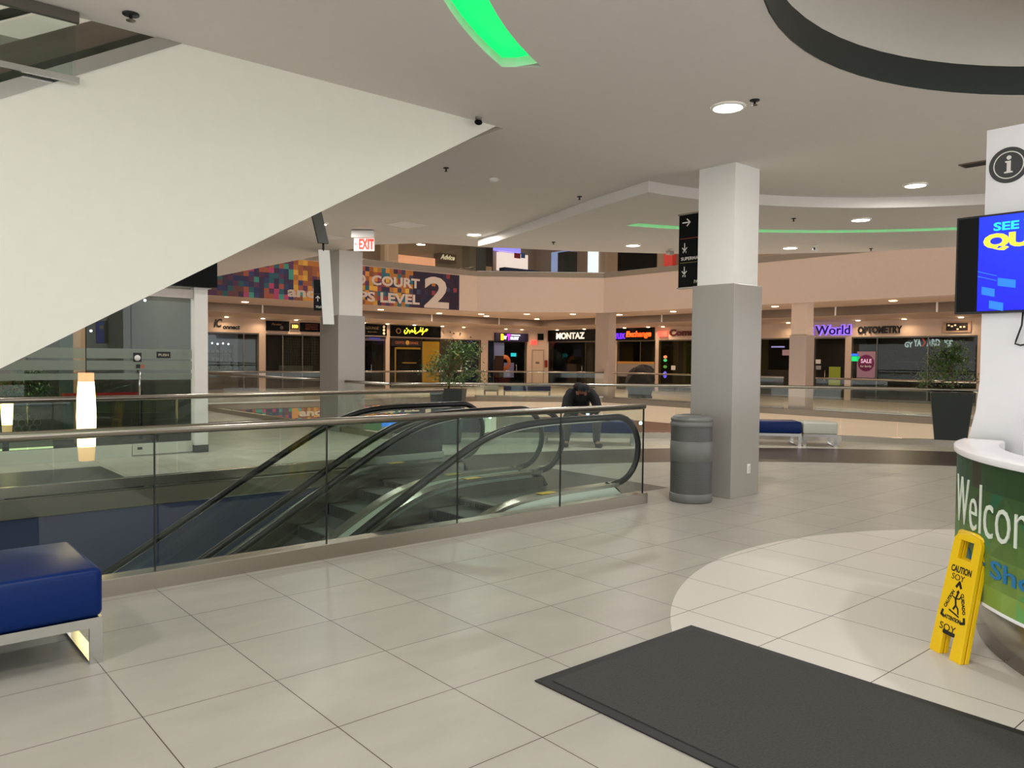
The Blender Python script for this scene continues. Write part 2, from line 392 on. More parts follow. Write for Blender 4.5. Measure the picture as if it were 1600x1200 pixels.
# near curb of the atrium
mb = MB()
VP = VOID[:12]
for p, q in zip(VP[:-1], VP[1:]):
    dx, dy = q[0]-p[0], q[1]-p[1]; L = hypot(dx, dy); nx, ny = -dy/L*.14, dx/L*.14
    mb.hexa([(p[0], p[1], -.02), (q[0], q[1], -.02), (q[0]+nx, q[1]+ny, -.02), (p[0]+nx, p[1]+ny, -.02)], [(p[0], p[1], .11), (q[0], q[1], .11), (q[0]+nx, q[1]+ny, .11), (p[0]+nx, p[1]+ny, .11)])
S('trim_6', mb, M_STEEL)

# ---- columns
def column(name, u0, u1, v0, v1, zc, zt, label=None):
    S(name, MB().box(u0, u1, v0, v1, 0, zc), M_CLAD if zc < 3 else M_WALL, bevel=.004)
    S(name+'_upper', MB().box(u0+.04, u1-.04, v0+.04, v1-.04, zc, zt), M_WHITE if label is None else label)
column('column_near', 7.6, 8.17, 5.04, 5.61, 2.44, 3.8)
column('column_pit_corner', 7.82, 8.45, 14.68, 15.5, 2.44, 3.8)
M_CLADF = mat('far_column_cladding', (178, 160, 146), .25)
S('column_far_1', MB().box(23.3, 23.75, 21.25, 21.95, 0, 3.6), M_CLADF)
S('column_far_2', MB().box(23.3, 23.75, 12.78, 13.3, 0, 3.6), M_WALL)
S('column_far_2_cladding', MB().box(23.27, 23.78, 12.75, 13.33, 0, 2.42), M_CLADF)

# ================================================================== NEAR OBJECTS
# ---- railing along the pit (near side)
def railing(name, label, pts, z=0., panel=1.27, rail_r=.032, top=1.09, glass_m=None, curb=None, group=None, rail_m=None, posts=False, gz=.11):
    t = T(name, label, 'railing', (pts[0][0], pts[0][1], z), 0, group); ox, oy = pts[0]
    P = [(x-ox, y-oy) for x, y in pts]
    O('handrail', MB().tube([(x, y, top-rail_r) for x, y in P], rail_r, 14), rail_m or M_STEEL, t)
    for p, q in zip(P[:-1], P[1:]):
        L = hypot(q[0]-p[0], q[1]-p[1]); a = atan2(q[1]-p[1], q[0]-p[0]); n = max(1, round(L/panel))
        for i in range(n):
            d0, d1 = L*i/n+.008, L*(i+1)/n-.008
            O('glass_panel', MB().box(d0, d1, -.006, .006, gz, top-.03), glass_m or M_GLASS, t, loc=(p[0], p[1], 0), rz=a)
        curb = curb or (.03, .1, .0)
        if curb:
            w, h, lo = curb
            O('base_curb', MB().box(0, L, -w, w, lo, h), M_STEEL, t, loc=(p[0], p[1], 0), rz=a, bevel=.004)
        if posts:
            mp = MB()
            for i in range(n+1): mp.box(L*i/n-.008, L*i/n+.008, -.01, .01, .02, top)
            O('edge_clip', mp, M_STEELD, t, loc=(p[0], p[1], 0), rz=a)
    return t
r = railing('glass_railing', 'nearest glass railing with steel handrail in front of the escalators', [(6.66, 5.53), (-.93, 5.53), (-7., 5.53)], curb=(.072, .115, -.12))
for k in range(7):   # dark joint gaskets
    O('glass_joint', MB().box(-1.27*k-.004 if k else -.012, -1.27*k+.004 if k else -.002, -.008, .008, .11, 1.03), M_BLACK, r)
railing('glass_railing', 'glass railing on the far side of the escalator pit', [(7.1, 9.93), (-.9, 9.93), (-7., 9.93)], curb=(.045, .115, -.0), posts=False)
railing('glass_railing', 'curved glass railing behind the seated person and blue benches', [(7.1, 9.93), (7.75, 10.6), (8.0, 12.83)][:0] or [(x, y) for x, y in VP[1:11]], gz=.1, curb=None, posts=False)
railing('glass_railing', 'glass railing along left edge of the atrium beside the white column', [(8.0, 12.98), (8.0, 24.6)], glass_m=M_GLASSF, posts=False)
railing('glass_railing', 'distant glass railing below the colourful banner', [(8.0, 24.66), (18.6, 24.66)], glass_m=M_GLASSF, panel=1.6)
railing('glass_railing', 'distant glass railing at the corner below the purple shop sign', [(19.2, 24.66), (23.24, 21.4)], glass_m=M_GLASSF, panel=1.6)
railing('glass_railing', 'distant glass railing left of column hiding its draped kiosk', [(23.26, 20.9), (23.26, 13.5)], glass_m=M_GLASSF, panel=1.6)
railing('glass_railing', 'distant glass railing in front of the optometry shop', [(23.26, 12.4), (23.26, 2.)], glass_m=M_GLASSF, panel=1.6)

# ---- escalators
def zr(u, k=4.77, w=.55):     # step reference line, flat above, 30 degrees below the knee
    d = (u-k)*.577
    return -math.log(1+math.exp(-d/(w*.25)))*(w*.25) if -d/(w*.25) < 60 else d
def escalator(name, label, vc, panel=True):
    t = T(name, label, 'escalator', (0, vc, 0))
    US = [-3.2+.15*i for i in range(int((6.45+3.2)/.15)+1)]
    for sgn in (-1, 1):
        y = sgn*.62
        path = [(u, y, zr(u)+.93) for u in US if u < 6.45]+[(6.52+.37*sin(RAD(a)), y, .56+.37*cos(RAD(a))) for a in range(0, 181, 12)]+[(6.40, y, .15)]
        O('handrail', MB().tube(path, .030, 12, flat=1.25), M_RUBBER, t)
        # balustrade glass
        vs = []; fs = []; G = []
        prof = [(u, zr(u)+.2, zr(u)+.9) for u in US if u < 6.5]+[(6.52+.34*sin(RAD(a)), .56-.34*cos(RAD(a)) if 0 else max(.2, .56-.34*cos(RAD(a))), .56+.34*cos(RAD(a))) for a in range(6, 91, 12)]
        for yy in (y-.005, y+.005): G.append([[(u, yy, a), (u, yy, b)] for u, a, b in prof])
        for yy, gg in zip((0, 1), G):
            o = len(vs); vs += [p for pr in gg for p in pr]
            fs += [(o+2*i, o+2*i+1, o+2*i+3, o+2*i+2) for i in range(len(gg)-1)]
        O('balustrade_glass', MB().add(vs, fs), M_GLASS, t, fixn=False)
        # chrome rail guide under the handrail
        O('rail_guide', MB().tube([(x, yy, z-.035) for x, yy, z in path[:len([u for u in US if u < 6.45])]], .014, 8), M_CHROME, t)
        # decking and skirt
        pd = [(u, y, zr(u)) for u in US if u < 6.35]+[(6.5, y, -.0)]
        O('deck', MB().strip(pd, [(-.07, .165), (-.07, .20), (.07, .20), (.07, .165)]), M_STEEL, t)
        ins = .07*(-sgn)
        O('skirt_panel', MB().strip(pd, [(ins, -.12), (ins, .13), (ins-.01*sgn, .13), (ins-.01*sgn, -.12)]), M_STEEL, t)
        nb = MB().tube([(6.60, y, 0.), (6.55, y, .08), (6.46, y, .15), (6.36, y, .185)], .035, 10)
        O('newel_cap', nb, M_BLACK, t)
        st = MB()
        for uu in (5.35,): st.box(uu, uu+.22, y-.055, y+.055, zr(uu+.2)+.2, zr(uu)+.206)
        O('warning_sticker', st, mat('sticker_yellow', (225, 190, 20), .5), t)
        # outer cladding
        oc = MB(); out = sgn*.07
        pts = [(u, zr(u)) for u in US if u < 6.3]+[(6.42, 0.), (6.58, -.12)]
        vs = []; fs = []
        for u, z in pts: vs += [(u, y+out*.97, z+.164), (u, y+out, min(z+.11, 0)-1.0 if u < 5.6 else -.02), (u, y+out*.8, z+.164), (u, y+out*.8, min(z+.11, 0)-1.0 if u < 5.6 else -.02)]
        for i in range(len(pts)-1):
            a = 4*i; fs += [(a, a+1, a+5, a+4), (a+2, a+3, a+7, a+6), (a, a+2, a+6, a+4), (a+1, a+3, a+7, a+5)]
        O('side_cladding', MB().add(vs, fs), mat('pale_cladding', (222, 226, 214), .35), t)
    # steps
    u = 5.25; k = 0; stp = MB(); rs = MB()
    while u > -3.1:
        z = zr(u); z2 = zr(u-.4)
        stp.box(u-.4, u, -.5, .5, z2-.03, z2) ; rs.box(u-.02, u, -.5, .5, z2-.28, zr(u)-.001)
        for q in range(24): rs.box(u-.025, u-.0, -.48+q*.04, -.465+q*.04, z2-.2, zr(u)-.001)
        u -= .4
    O('steps', stp, mat('tread_grey', (96, 96, 92), .45, .4), t); O('risers', rs, mat('riser_dark', (60, 60, 58), .5, .4), t)
    lp = MB().box(5.25, 6.9, -.54, .54, -.02, .004); O('landing_plate', lp, mat('landing_plate', (72, 70, 66), .4, .5), t)
    c = MB().box(5.18, 5.27, -.5, .5, -.01, .012); O('comb_plate', c, M_STEELD, t)
    # truss body
    pts = [(u, zr(u)-.12) for u in US]+[(6.9, -.12), (6.9, -.9), (5.6, -1.0)]+[(u, zr(u)-1.05) for u in US[::-1] if u < 5.5]
    vs = []; n = len(pts)
    O('truss', MB().prism(pts, -.66, .66, 'y'), mat('truss_grey', (70, 72, 72), .6), t)
    return t
escalator('escalator', 'nearest escalator going down, right behind the front glass railing', 6.42)
escalator('escalator', 'farther escalator going down, beside the blue pit wall', 8.04)
# dark bridging deck between the escalators at the landing
# ---- up escalator: white underside truss crossing the top left
S_ = .5774
def upz(u): return 3.8-(4.794-u)*S_
t = T('escalator', 'big white sloping underside of the upper escalator at top left', 'escalator', (0, 5.86, 0))
h = (4.794-1.875)*S_
O('side_panel', MB().prism([(-2.2, upz(-2.2)), (6.6, upz(6.6)), (6.6, upz(6.6)+h), (-2.2, upz(-2.2)+h)], 0, .02, 'y'), M_TRUSS, t)
O('underside_panel', MB().prism([(-2.2, upz(-2.2)+.001), (6.6, upz(6.6)+.001), (6.6, upz(6.6)+.03), (-2.2, upz(-2.2)+.03)], .02, 1.3, 'y'), M_TRUSS, t)
O('side_panel', MB().prism([(-2.2, upz(-2.2)), (6.6, upz(6.6)), (6.6, upz(6.6)+h), (-2.2, upz(-2.2)+h)], 1.3, 1.32, 'y'), M_TRUSS, t)
O('edge_trim', MB().prism([(-2.2, upz(-2.2)+h-.0), (4.1, upz(4.1)+h-.0), (4.1, upz(4.1)+h+.10), (-2.2, upz(-2.2)+h+.10)], -.01, .14, 'y'), M_CHROME, t)
for yy in (.12, 1.2):
    O('balustrade_glass', MB().prism([(-2.2, upz(-2.2)+h+.06), (4.8, upz(4.8)+h+.06), (4.8, upz(4.8)+h+.8), (-2.2, upz(-2.2)+h+.8)], yy, yy+.01, 'y'), M_GLASSF, t)
    O('handrail', MB().tube([(-2.2, yy, upz(-2.2)+h+.86), (4.8, yy, upz(4.8)+h+.86)], .035, 10), M_RUBBER, t)
# second upper flight seen through the opening
t = T('escalator', 'brown side of a second upper escalator glimpsed through opening at top left corner', 'escalator', (0, 7.3, 0))
O('side_panel', MB().prism([(-2.2, upz(-2.2)+h-.35), (3.6, upz(3.6)+h-.35), (3.6, upz(3.6)+h+.7), (-2.2, upz(-2.2)+h+.7)], .0, .06, 'y'), mat('brown_cladding', (176, 156, 140), .6), t)
for dz in (.05, .38):
    O('edge_trim', MB().prism([(-2.2, upz(-2.2)+h+dz), (3.3, upz(3.3)+h+dz), (3.3, upz(3.3)+h+dz+.09), (-2.2, upz(-2.2)+h+dz+.09)], -.03, .0, 'y'), M_STEELD, t)
# hanging glass guard at the opening
t = T('glass_guard', 'small glass guard with steel channels hanging from ceiling at top left', 'glass guard', (-2.5, 5.8, 3.36))
O('glass_panel', MB().box(0, 3.68, -.006, .006, .0, .42), M_GLASS, t)
O('bottom_channel', MB().box(0, 3.7, -.012, .012, -.02, .02), M_CHROME, t)
O('top_channel', MB().box(0, 3.7, -.02, .02, .37, .436), M_STEELD, t)
# panel seam + hanging board below truss
t = T('clearance_board', 'narrow white board hanging from a dark grey bar beneath the sloping soffit', 'board', (3.31, 6.5, 1.86), RAD(-15))
O('hanger_bar', MB().hexa([(-.045, -.03, .73), (.045, -.03, .73), (.045, .03, .73), (-.045, .03, .73)], [(-.115, -.03, 1.02), (-.025, -.03, 1.02), (-.025, .03, 1.02), (-.115, .03, 1.02)]), mat('hanger_grey', (88, 90, 84), .5), t)
O('hook', MB().tube([(0, 0, .73), (0, 0, .66)], .01, 8), M_BLACK, t)
O('panel', MB().hexa([(.0, -.008, 0), (.1, -.008, 0), (.1, .008, 0), (.0, .008, 0)], [(-.045, -.008, .67), (.055, -.008, .67), (.055, .008, .67), (-.045, .008, .67)]), M_WHITE, t)

# ---- waste bin
t = T('waste_bin', 'round grey perforated metal waste bin standing against the column', 'waste bin', (7.17, 5.27, 0))
O('base', MB().lathe([(0, .0), (.225, .0), (.235, .015), (.235, .085), (.228, .1), (0, .1)], seg=40), M_BINGREY, t)
def perforated():
    m = bpy.data.materials.new('perforated_grey'); m.use_nodes = True; nt = m.node_tree; b = nt.nodes['Principled BSDF']
    b.inputs['Roughness'].default_value = .45
    tc = nt.nodes.new('ShaderNodeTexCoord'); sp = nt.nodes.new('ShaderNodeSeparateXYZ'); nt.links.new(tc.outputs['Object'], sp.inputs[0])
    def mth(op, a, bb=None):
        n = nt.nodes.new('ShaderNodeMath'); n.operation = op
        for i, q in enumerate((a, bb)):
            if q is None: continue
            if isinstance(q, (int, float)): n.inputs[i].default_value = q
            else: nt.links.new(q, n.inputs[i])
        return n.outputs[0]
    ang = mth('MULTIPLY', mth('ARCTAN2', sp.outputs[1], sp.outputs[0]), .228/.017); zz = mth('DIVIDE', sp.outputs[2], .0145)
    row = mth('FLOOR', zz); sh = mth('MULTIPLY', mth('MODULO', row, 2.), .5); a = mth('SUBTRACT', mth('FRACT', mth('ADD', mth('ADD', ang, sh), 200.)), .5); c = mth('SUBTRACT', mth('FRACT', zz), .5)
    d = mth('SQRT', mth('ADD', mth('MULTIPLY', a, a), mth('MULTIPLY', c, c))); msk = mth('LESS_THAN', d, .30)
    mx = nt.nodes.new('ShaderNodeMix'); mx.data_type = 'RGBA'; nt.links.new(msk, mx.inputs[0]); mx.inputs[6].default_value = (*lin((98, 99, 96)), 1); mx.inputs[7].default_value = (*lin((14, 14, 14)), 1)
    nt.links.new(mx.outputs[2], b.inputs['Base Color']); return m
M_PERF = perforated()
O('lower_mesh', MB().lathe([(.226, .1), (.226, .46)], seg=48), M_PERF, t)
O('solid_band', MB().lathe([(.226, .455), (.231, .46), (.231, .67), (.226, .675)], seg=48), M_BINGREY, t)
O('upper_mesh', MB().lathe([(.226, .67), (.226, .84)], seg=48), M_PERF, t)
O('lid', MB().lathe([(.226, .835), (.234, .84), (.234, .875), (.225, .885), (.225, .9), (.232, .905), (.228, .925), (.19, .955), (.12, .965), (.12, .90), (0, .90)], seg=48), M_BINGREY, t)
t = T('wall_outlet', 'white power outlet low on right face of the column', 'outlet', (7.95, 5.036, .32))
O('plate', MB().box(-.03, .03, -.008, .004, -.055, .055), M_WHITE, t, bevel=.003); O('socket', MB().box(-.016, .016, -.011, -.007, -.04, .04), mat('socket_white', (205, 203, 198), .5), t)

# ---- blue benches
def bench(label, loc, rz, L, D, z0=.235, z1=.485, group=None, name='bench', cm=None, part='seat_cushion'):
    t = T(name, label, 'bench', loc, rz, group)   # local: x along length to +x, y depth
    c = MB().box(0, L, 0, D, z0, z1); o = O(part, c, cm or M_BLUE, t, bevel=.035, bseg=4)
    for p in o.data.polygons: p.use_smooth = True
    f = MB(); w = .045
    f.box(0.004, L-.004, .004, w, z0-.05, z0); f.box(.004, L-.004, D-w, D-.004, z0-.05, z0); f.box(.004, w, w, D-w, z0-.05, z0); f.box(L-w, L-.004, w, D-w, z0-.05, z0)
    O('frame', f, M_CHROME, t)
    for x in (.004, L-.064):
        g = MB(); g.box(x, x+.06, .004, .02, 0, z0-.05); g.box(x, x+.06, D-.02, D-.004, 0, z0-.05); g.box(x, x+.06, .02, D-.02, 0, .014)
        O('leg', g, M_CHROME, t)
    return t
bench('blue padded bench with polished metal frame at lower left', (-.98, 4.31, 0), 0, 1.965, .76)
dA = atan2(7.29-7.73, 13.17-12.57)
bench('blue padded bench right of the column, beside the white cube', (12.27, 8.70, 0), RAD(-46.6), 1.75, .62, .23, .45)
bench('pale cube seat joined to the right end of the blue bench', (13.485, 7.41, 0), RAD(-52), .61, .62, .23, .45, name='cube_seat', cm=mat('grey_leatherette', (196, 196, 184), .45), part='seat_block')
dB = atan2(9.75-10.65, 10.99-9.91)
bench('long blue padded bench that the person in black sits on', (9.73, 10.47, 0), RAD(-47.4), 1.68, .62, .23, .45)

# ---- floor mat
mm = mat('entrance_mat', (60, 59, 56), .95, noise=.55, nscale=90, bump=.5)
t = T('floor_mat', 'dark grey entrance mat with black rubber border lying at lower right', 'mat', (0, 0, 0))
O('carpet', MB().slab([[(2.58, 2.685), (3.71, 2.685), (3.725, -1.5), (2.56, -1.5)]], .008, .012), mm, t)
O('rubber_border', MB().slab([[(2.52, 2.745), (3.765, 2.745), (3.785, -1.56), (2.50, -1.56)]], .001, .008), mat('mat_rubber', (26, 26, 27), .6), t)

# ---- caution sign
rx, ry = -.54, -.8417
t = T('wet_floor_sign', 'yellow folded caution sign leaning against the round green desk', 'caution sign', (4.505, 1.70, 0), atan2(ry, rx))
lean = .12/.63
def SF(a, b, d): return (a, b*lean-d, b*.97)      # leaf plane leaning away
def leaf(name, off, m):
    W_ = .238; H_ = .665; tp = .018
    outer = [(0, 0), (.082, 0), (.078, .125), (W_-.078, .125), (W_-.082, 0), (W_, 0), (W_-tp, H_-.03), (W_-tp-.02, H_-.006), (W_/2, H_+.008), (tp+.02, H_-.006), (tp, H_-.03)]
    hole = [(.068, .53), (W_-.068, .53), (W_-.07, .632), (.07, .632)]
    tri = tessellate_polygon([[Vector((x, y, 0)) for x, y in l] for l in (outer, hole)]); flat = outer+hole; n = len(flat)
    vs = [SF(x, y, off+.012) for x, y in flat]+[SF(x, y, off-.012) for x, y in flat]
    fs = [tuple(q) for q in tri]+[tuple(i+n for i in q[::-1]) for q in tri]; o = 0
    for l in (outer, hole):
        k = len(l)
        for i in range(k): fs.append((o+i, o+(i+1) % k, n+o+(i+1) % k, n+o+i))
        o += k
    return O(name, MB().add(vs, fs), m, t, bevel=.005)
lf = leaf('front_leaf', 0, M_YEL); leaf('back_leaf', -.03, M_YEL)
O('hinge', MB().tube([SF(.02, .655, -.025), SF(.218, .655, -.025)], .024, 10), M_YEL, t)
def st(s, box, bold=.0, fn=None): return text('printed_text', s, box, .0125, M_INK, lf, bold=bold, ext=.001, fn=fn or SF)
st('CAUTION', (.045, .193, .455, .492), .03); st('SOY', (.06, .155, .415, .447)); st('SOY', (.045, .165, .135, .172))
tri_o = [(.052, .215), (.198, .215), (.125, .40)]
def stroke(pts, w, closed=False, d=.0125, fn=SF, m=M_INK, parent=lf, name='pictogram', ext=.001):
    mb = MB(); P = pts+([pts[0]] if closed else [])
    for (x0, y0), (x1, y1) in zip(P[:-1], P[1:]):
        L = hypot(x1-x0, y1-y0) or 1e-6; nx, ny = -(y1-y0)/L*w/2, (x1-x0)/L*w/2; ex, ey = (x1-x0)/L*w*.3, (y1-y0)/L*w*.3
        q = [(x0-ex+nx, y0-ey+ny), (x0-ex-nx, y0-ey-ny), (x1+ex-nx, y1+ey-ny), (x1+ex+nx, y1+ey+ny)]
        mb.hexa([fn(a, b, d) for a, b in q], [fn(a, b, d+ext) for a, b in q])
    return O(name, mb, m, parent)
for q in ([(.045, .235), (.04, .212), (.06, .205)], [(.19, .205), (.212, .212), (.205, .235)], [(.108, .382), (.125, .408), (.142, .382)]): stroke(q, .015)
def rotfn(cx, cy, a):
    ca, sa = cos(a), sin(a)
    return lambda x, y, d: SF(cx+x*ca-y*sa, cy+x*sa+y*ca, d)
st('CAUTION', (-.055, .055, -.01, .012), .04, rotfn(.075, .305, RAD(68))); st('CUIDADO', (-.055, .055, -.01, .012), .04, rotfn(.178, .305, RAD(-68))); st('ATTENTION', (-.06, .06, -.01, .012), .04, rotfn(.125, .208, 0))
stroke([(.128, .345), (.12, .318), (.13, .285), (.118, .262)], .012); stroke([(.122, .318), (.148, .325), (.155, .34)], .007); stroke([(.122, .318), (.10, .325)], .007); stroke([(.13, .285), (.15, .27), (.158, .245)], .009); stroke([(.09, .25), (.165, .232)], .008)
stroke([(.126, .357), (.13, .353)], .018)
stroke([(.08, .105+.015), (.16, .105+.015)], .004); stroke([(.08, .13), (.16, .13)], .018)

# ---- information desk
DC = (5.7, .1)
t = T('reception_desk', 'round green welcome desk with white rim and steel plinth', 'desk', (DC[0], DC[1], 0))
a0, a1 = RAD(96.5), RAD(260)
O('plinth', MB().lathe([(1.55, 0), (1.685, 0), (1.685, .325), (1.55, .325)], seg=80, a0=a0, a1=a1), M_STEEL, t)
g = MB(); nA = 44; rows = [.315, .42, .5, .58, .68, .79, .9, 1.055]
def shade(i, k, up):
    z = rows[k]; r_ = random.random(); f = (z-.315)/.75
    lo, hi = (132, 162, 66), (34, 68, 34)
    c = [lo[q]+(hi[q]-lo[q])*min(1, f*1.25)+(r_-.5)*14 for q in range(3)]
    if r_ > .93 and f > .4: c = [52, 52, 30]
    if r_ < .12: c = [c[0]-18, c[1]+14, c[2]+28]
    return tuple(max(0, min(255, q)) for q in c)
def cp(i, z, rr=1.81):
    a = a0+(a1-a0)*i/nA; return (rr*cos(a), rr*sin(a), z)
for i in range(nA):
    for k in range(len(rows)-1):
        p, q, r_, s_ = cp(i, rows[k]), cp(i+1, rows[k]), cp(i+1, rows[k+1]), cp(i, rows[k+1])
        b1 = shade(i//3, k, 0); 
        if (i+k) % 2: g.col = shade(i, k, 0); g.add([p, q, r_], [(0, 1, 2)], True); g.col = shade(i, k, 1); g.add([p, r_, s_], [(0, 1, 2)], True)
        else: g.col = shade(i, k, 0); g.add([p, q, s_], [(0, 1, 2)], True); g.col = shade(i, k, 1); g.add([q, r_, s_], [(0, 1, 2)], True)
gp = O('front_panel', g, M_COLR, t, fixn=False)
O('panel_edge', MB().lathe([(1.815, .305), (1.815, .32), (1.70, .32), (1.70, .305)], seg=80, a0=a0, a1=a1), M_WGLOSS, t)
O('counter_rim', MB().lathe([(1.825, 1.045), (1.828, 1.075), (1.815, 1.08), (1.60, 1.08), (1.59, 1.07), (1.59, .74)], seg=80, a0=a0, a1=a1), M_WGLOSS, t)
O('worktop', MB().lathe([(1.59, .70), (1.59, .74), (1.1, .74), (1.1, .70)], seg=60, a0=RAD(95), a1=a1), M_WGLOSS, t)
def cyl(a, b, d): 
    an = a0f+a/1.81; return ((1.81+d)*cos(an), (1.81+d)*sin(an), b)
a0f = RAD(116.5)
text('lettering', 'Welcome', (0, 1.06, .665, .925), .001, mat('welcome_white', (232, 240, 226), .5), gp, bold=-.012, ext=.006, fn=cyl)
a0f = RAD(114)
text('lettering', 'Our', (.26, .58, .46, .565), .001, mat('shops_blue', (30, 120, 176), .5), gp, bold=.015, ext=.004, fn=cyl)
text('lettering', 'Shops', (.64, 1.20, .445, .565), .001, mat('shops_blue', (30, 120, 176), .5), gp, bold=.015, ext=.004, fn=cyl)
t = T('white_bin', 'white round open-topped container on the desk behind the rim', 'container', (5.30, 1.40, .741))
O('body', MB().lathe([(0, 0), (.10, 0), (.11, .02), (.115, .52), (.11, .545), (.095, .55), (.085, .54), (.08, .3), (0, .3)], seg=32), M_WGLOSS, t)
O('liner', MB().lathe([(.083, .50), (0, .50)], seg=24), M_DKGREY, t)
# ---- information tower and screen
t = T('information_tower', 'tall glossy white slab with black information symbol behind the desk', 'information tower', (5.60, 1.86, 0), RAD(-90))
pf = [(0, 3.06), (0, 1.45), (-.02, 1.25), (-.055, 1.085), (-.055, 0), (3.2, 0), (3.2, 3.06)]
O('slab', MB().prism(pf, 0, .42, 'y'), M_WGLOSS, t)
cx, cz = .13, 2.817
ic = [(cx+.112*cos(RAD(a)), cz+.112*sin(RAD(a))) for a in range(0, 360, 6)]
sy = O('information_symbol', MB().prism(ic, -.004, .001, 'y'), M_DKGREY, t)
ring = MB()
for i in range(60):
    q = [(cx+r_*cos(RAD(a)), cz+r_*sin(RAD(a))) for r_, a in ((.086, i*6), (.080, i*6), (.080, i*6+6), (.086, i*6+6))]
    ring.hexa([(x, -.0045, z) for x, z in q], [(x, -.006, z) for x, z in q])
O('ring', ring, M_WHITE, sy)
lt = MB().prism([(cx+x, cz+z) for x, z in ((-.024, -.05), (.024, -.05), (.024, -.042), (.012, -.038), (.012, .026), (-.02, .026), (-.02, .018), (-.010, .014), (-.010, -.038), (-.024, -.042))], -.0065, -.0045, 'y')
lt.prism([(cx+.001+.0135*cos(RAD(a)), cz+.046+.0135*sin(RAD(a))) for a in range(0, 360, 20)], -.0065, -.0045, 'y')
O('letter_i', lt, M_WHITE, sy)
t = T('display_screen', 'wide flat screen showing blue promotion, mounted on white tower', 'screen', (5.53, 2.0, 1.884), RAD(-90))
O('housing', MB().box(0, 1.12, 0, .065, 0, .625), M_BLACK, t, bevel=.004)
sc = O('screen_panel', MB().box(.012, 1.108, -.003, .001, .012, .613), M_BLACKG, t)
sp = MB(); 
nx, nz = 16, 12
for i in range(nx):
    for k in range(nz):
        x0, x1 = .135+.85*i/nx, .135+.85*(i+1)/nx; z0, z1 = .014+.597*k/nz, .014+.597*(k+1)/nz
        f = k/nz; sp.col = (6+10*f, 18+50*f*(1-abs(i/nx-.4)), 225+20*f); sp.add([(x0, -.005, z0), (x1, -.005, z0), (x1, -.005, z1), (x0, -.005, z1)], [(0, 1, 2, 3)])
O('picture', sp, M_COLE, sc, fixn=False)
text('caption', 'SEE YOUR', (.218, .66, .515, .568), .0055, em('cyan_px', (30, 205, 240), 1.), sc, bold=.03, ext=.001)
text('caption', 'QUEST', (.162, .70, .39, .50), .0055, em('yellow_px', (235, 215, 60), 1.), sc, bold=.06, ext=.001)
q = MB(); q.col = (30, 120, 245)
for x, z, w_ in ((.16, .12, .075), (.205, .03, .08), (.25, .17, .1)): q.add([(x, -.0055, z+.05), (x, -.0055, z), (x+w_, -.0055, z-.02), (x+w_, -.0055, z+.03)], [(0, 1, 2, 3)])
for x, z in ((.135, .265), (.135, .235)): q.add([(x, -.0055, z+.005), (x, -.0055, z), (x+.11, -.0055, z-.035), (x+.11, -.0055, z-.031)], [(0, 1, 2, 3)])
O('picture_shapes', q, M_COLE, sc, fixn=False)
O('power_cable', MB().tube([(.385, .03, .01), (.38, .03, -.08), (.35, .04, -.17), (.342, .045, -.195), (.37, .05, -.205), (.44, .05, -.19), (.54, .05, -.16)], .0055, 8), M_BLACK, t)

# ---- hanging signs
def arrow(t_, cx, cz, s, ang, d=.021, m=None):
    ca, sa = cos(ang), sin(ang)
    f = lambda x, y: (cx+(x*ca-y*sa)*s, cz+(x*sa+y*ca)*s)
    fn = lambda a, b, dd: (a, -dd, b)
    stroke([f(-.5, 0), f(.5, 0)], .013*s/.1, fn=fn, d=d, m=m or M_WHITE, parent=t_, name='arrow')
    stroke([f(.1, .38), f(.5, 0), f(.1, -.38)], .013*s/.1, fn=fn, d=d, m=m or M_WHITE, parent=t_, name='arrow')
t = T('directory_sign', 'tall black wayfinding sign with arrows hanging left of the column', 'sign', (7.95, 6.07, 2.47), RAD(-90))
pn = O('panel', MB().box(0, .46, -.02, .02, .0, .90), M_BLACKG, t)
O('top_cap', MB().box(-.02, .46, -.024, .024, .895, .915), M_STEEL, t); O('bottom_cap', MB().box(-.02, .46, -.024, .024, -.015, .003), M_STEEL, t)
O('mounting_arm', MB().box(.3, .46, .02, .06, .4, .5), M_STEEL, t)
arrow(pn, .11, .80, .11, 0); arrow(pn, .09, .50, .09, -pi/2); arrow(pn, .09, .21, .09, -pi/2)
text('lettering', 'SUPERMARKET', (.04, .44, .335, .375), .021, M_WHITE, pn, ext=.002, bold=.01); text('lettering', 'PARKING', (.24, .46, .045, .085), .021, M_WHITE, pn, ext=.002)
text('lettering', 'P1', (.065, .115, .425, .45), .021, M_WHITE, pn, ext=.002); text('lettering', 'P2', (.065, .115, .13, .155), .021, M_WHITE, pn, ext=.002)
ln = MB().box(.02, .46, -.0225, -.02, .60, .606); O('divider_line', ln, mat('line_red', (150, 60, 50), .5), pn)
ln = MB().box(.02, .46, -.0225, -.02, .302, .308); O('divider_line', ln, mat('line_olive', (130, 120, 50), .5), pn)
t = T('directory_sign', 'small black washroom sign with up arrow left of the white column', 'sign', (7.2, 14.55, 2.5), RAD(-20))
pn = O('panel', MB().box(0, .30, -.02, .02, 0, .62), M_BLACKG, t)
arrow(pn, .08, .24, .10, pi/2); text('lettering', 'Washrooms', (.04, .29, .05, .10), .021, M_WHITE, pn, ext=.002)
O('hanger_rod', MB().tube([(.2, 0, .6), (.2, 0, 1.3)], .012, 8), M_STEEL, t)
O('divider_line', MB().box(.0, .30, -.0225, -.02, .33, .336), mat('line_grey', (90, 90, 90), .5), pn)
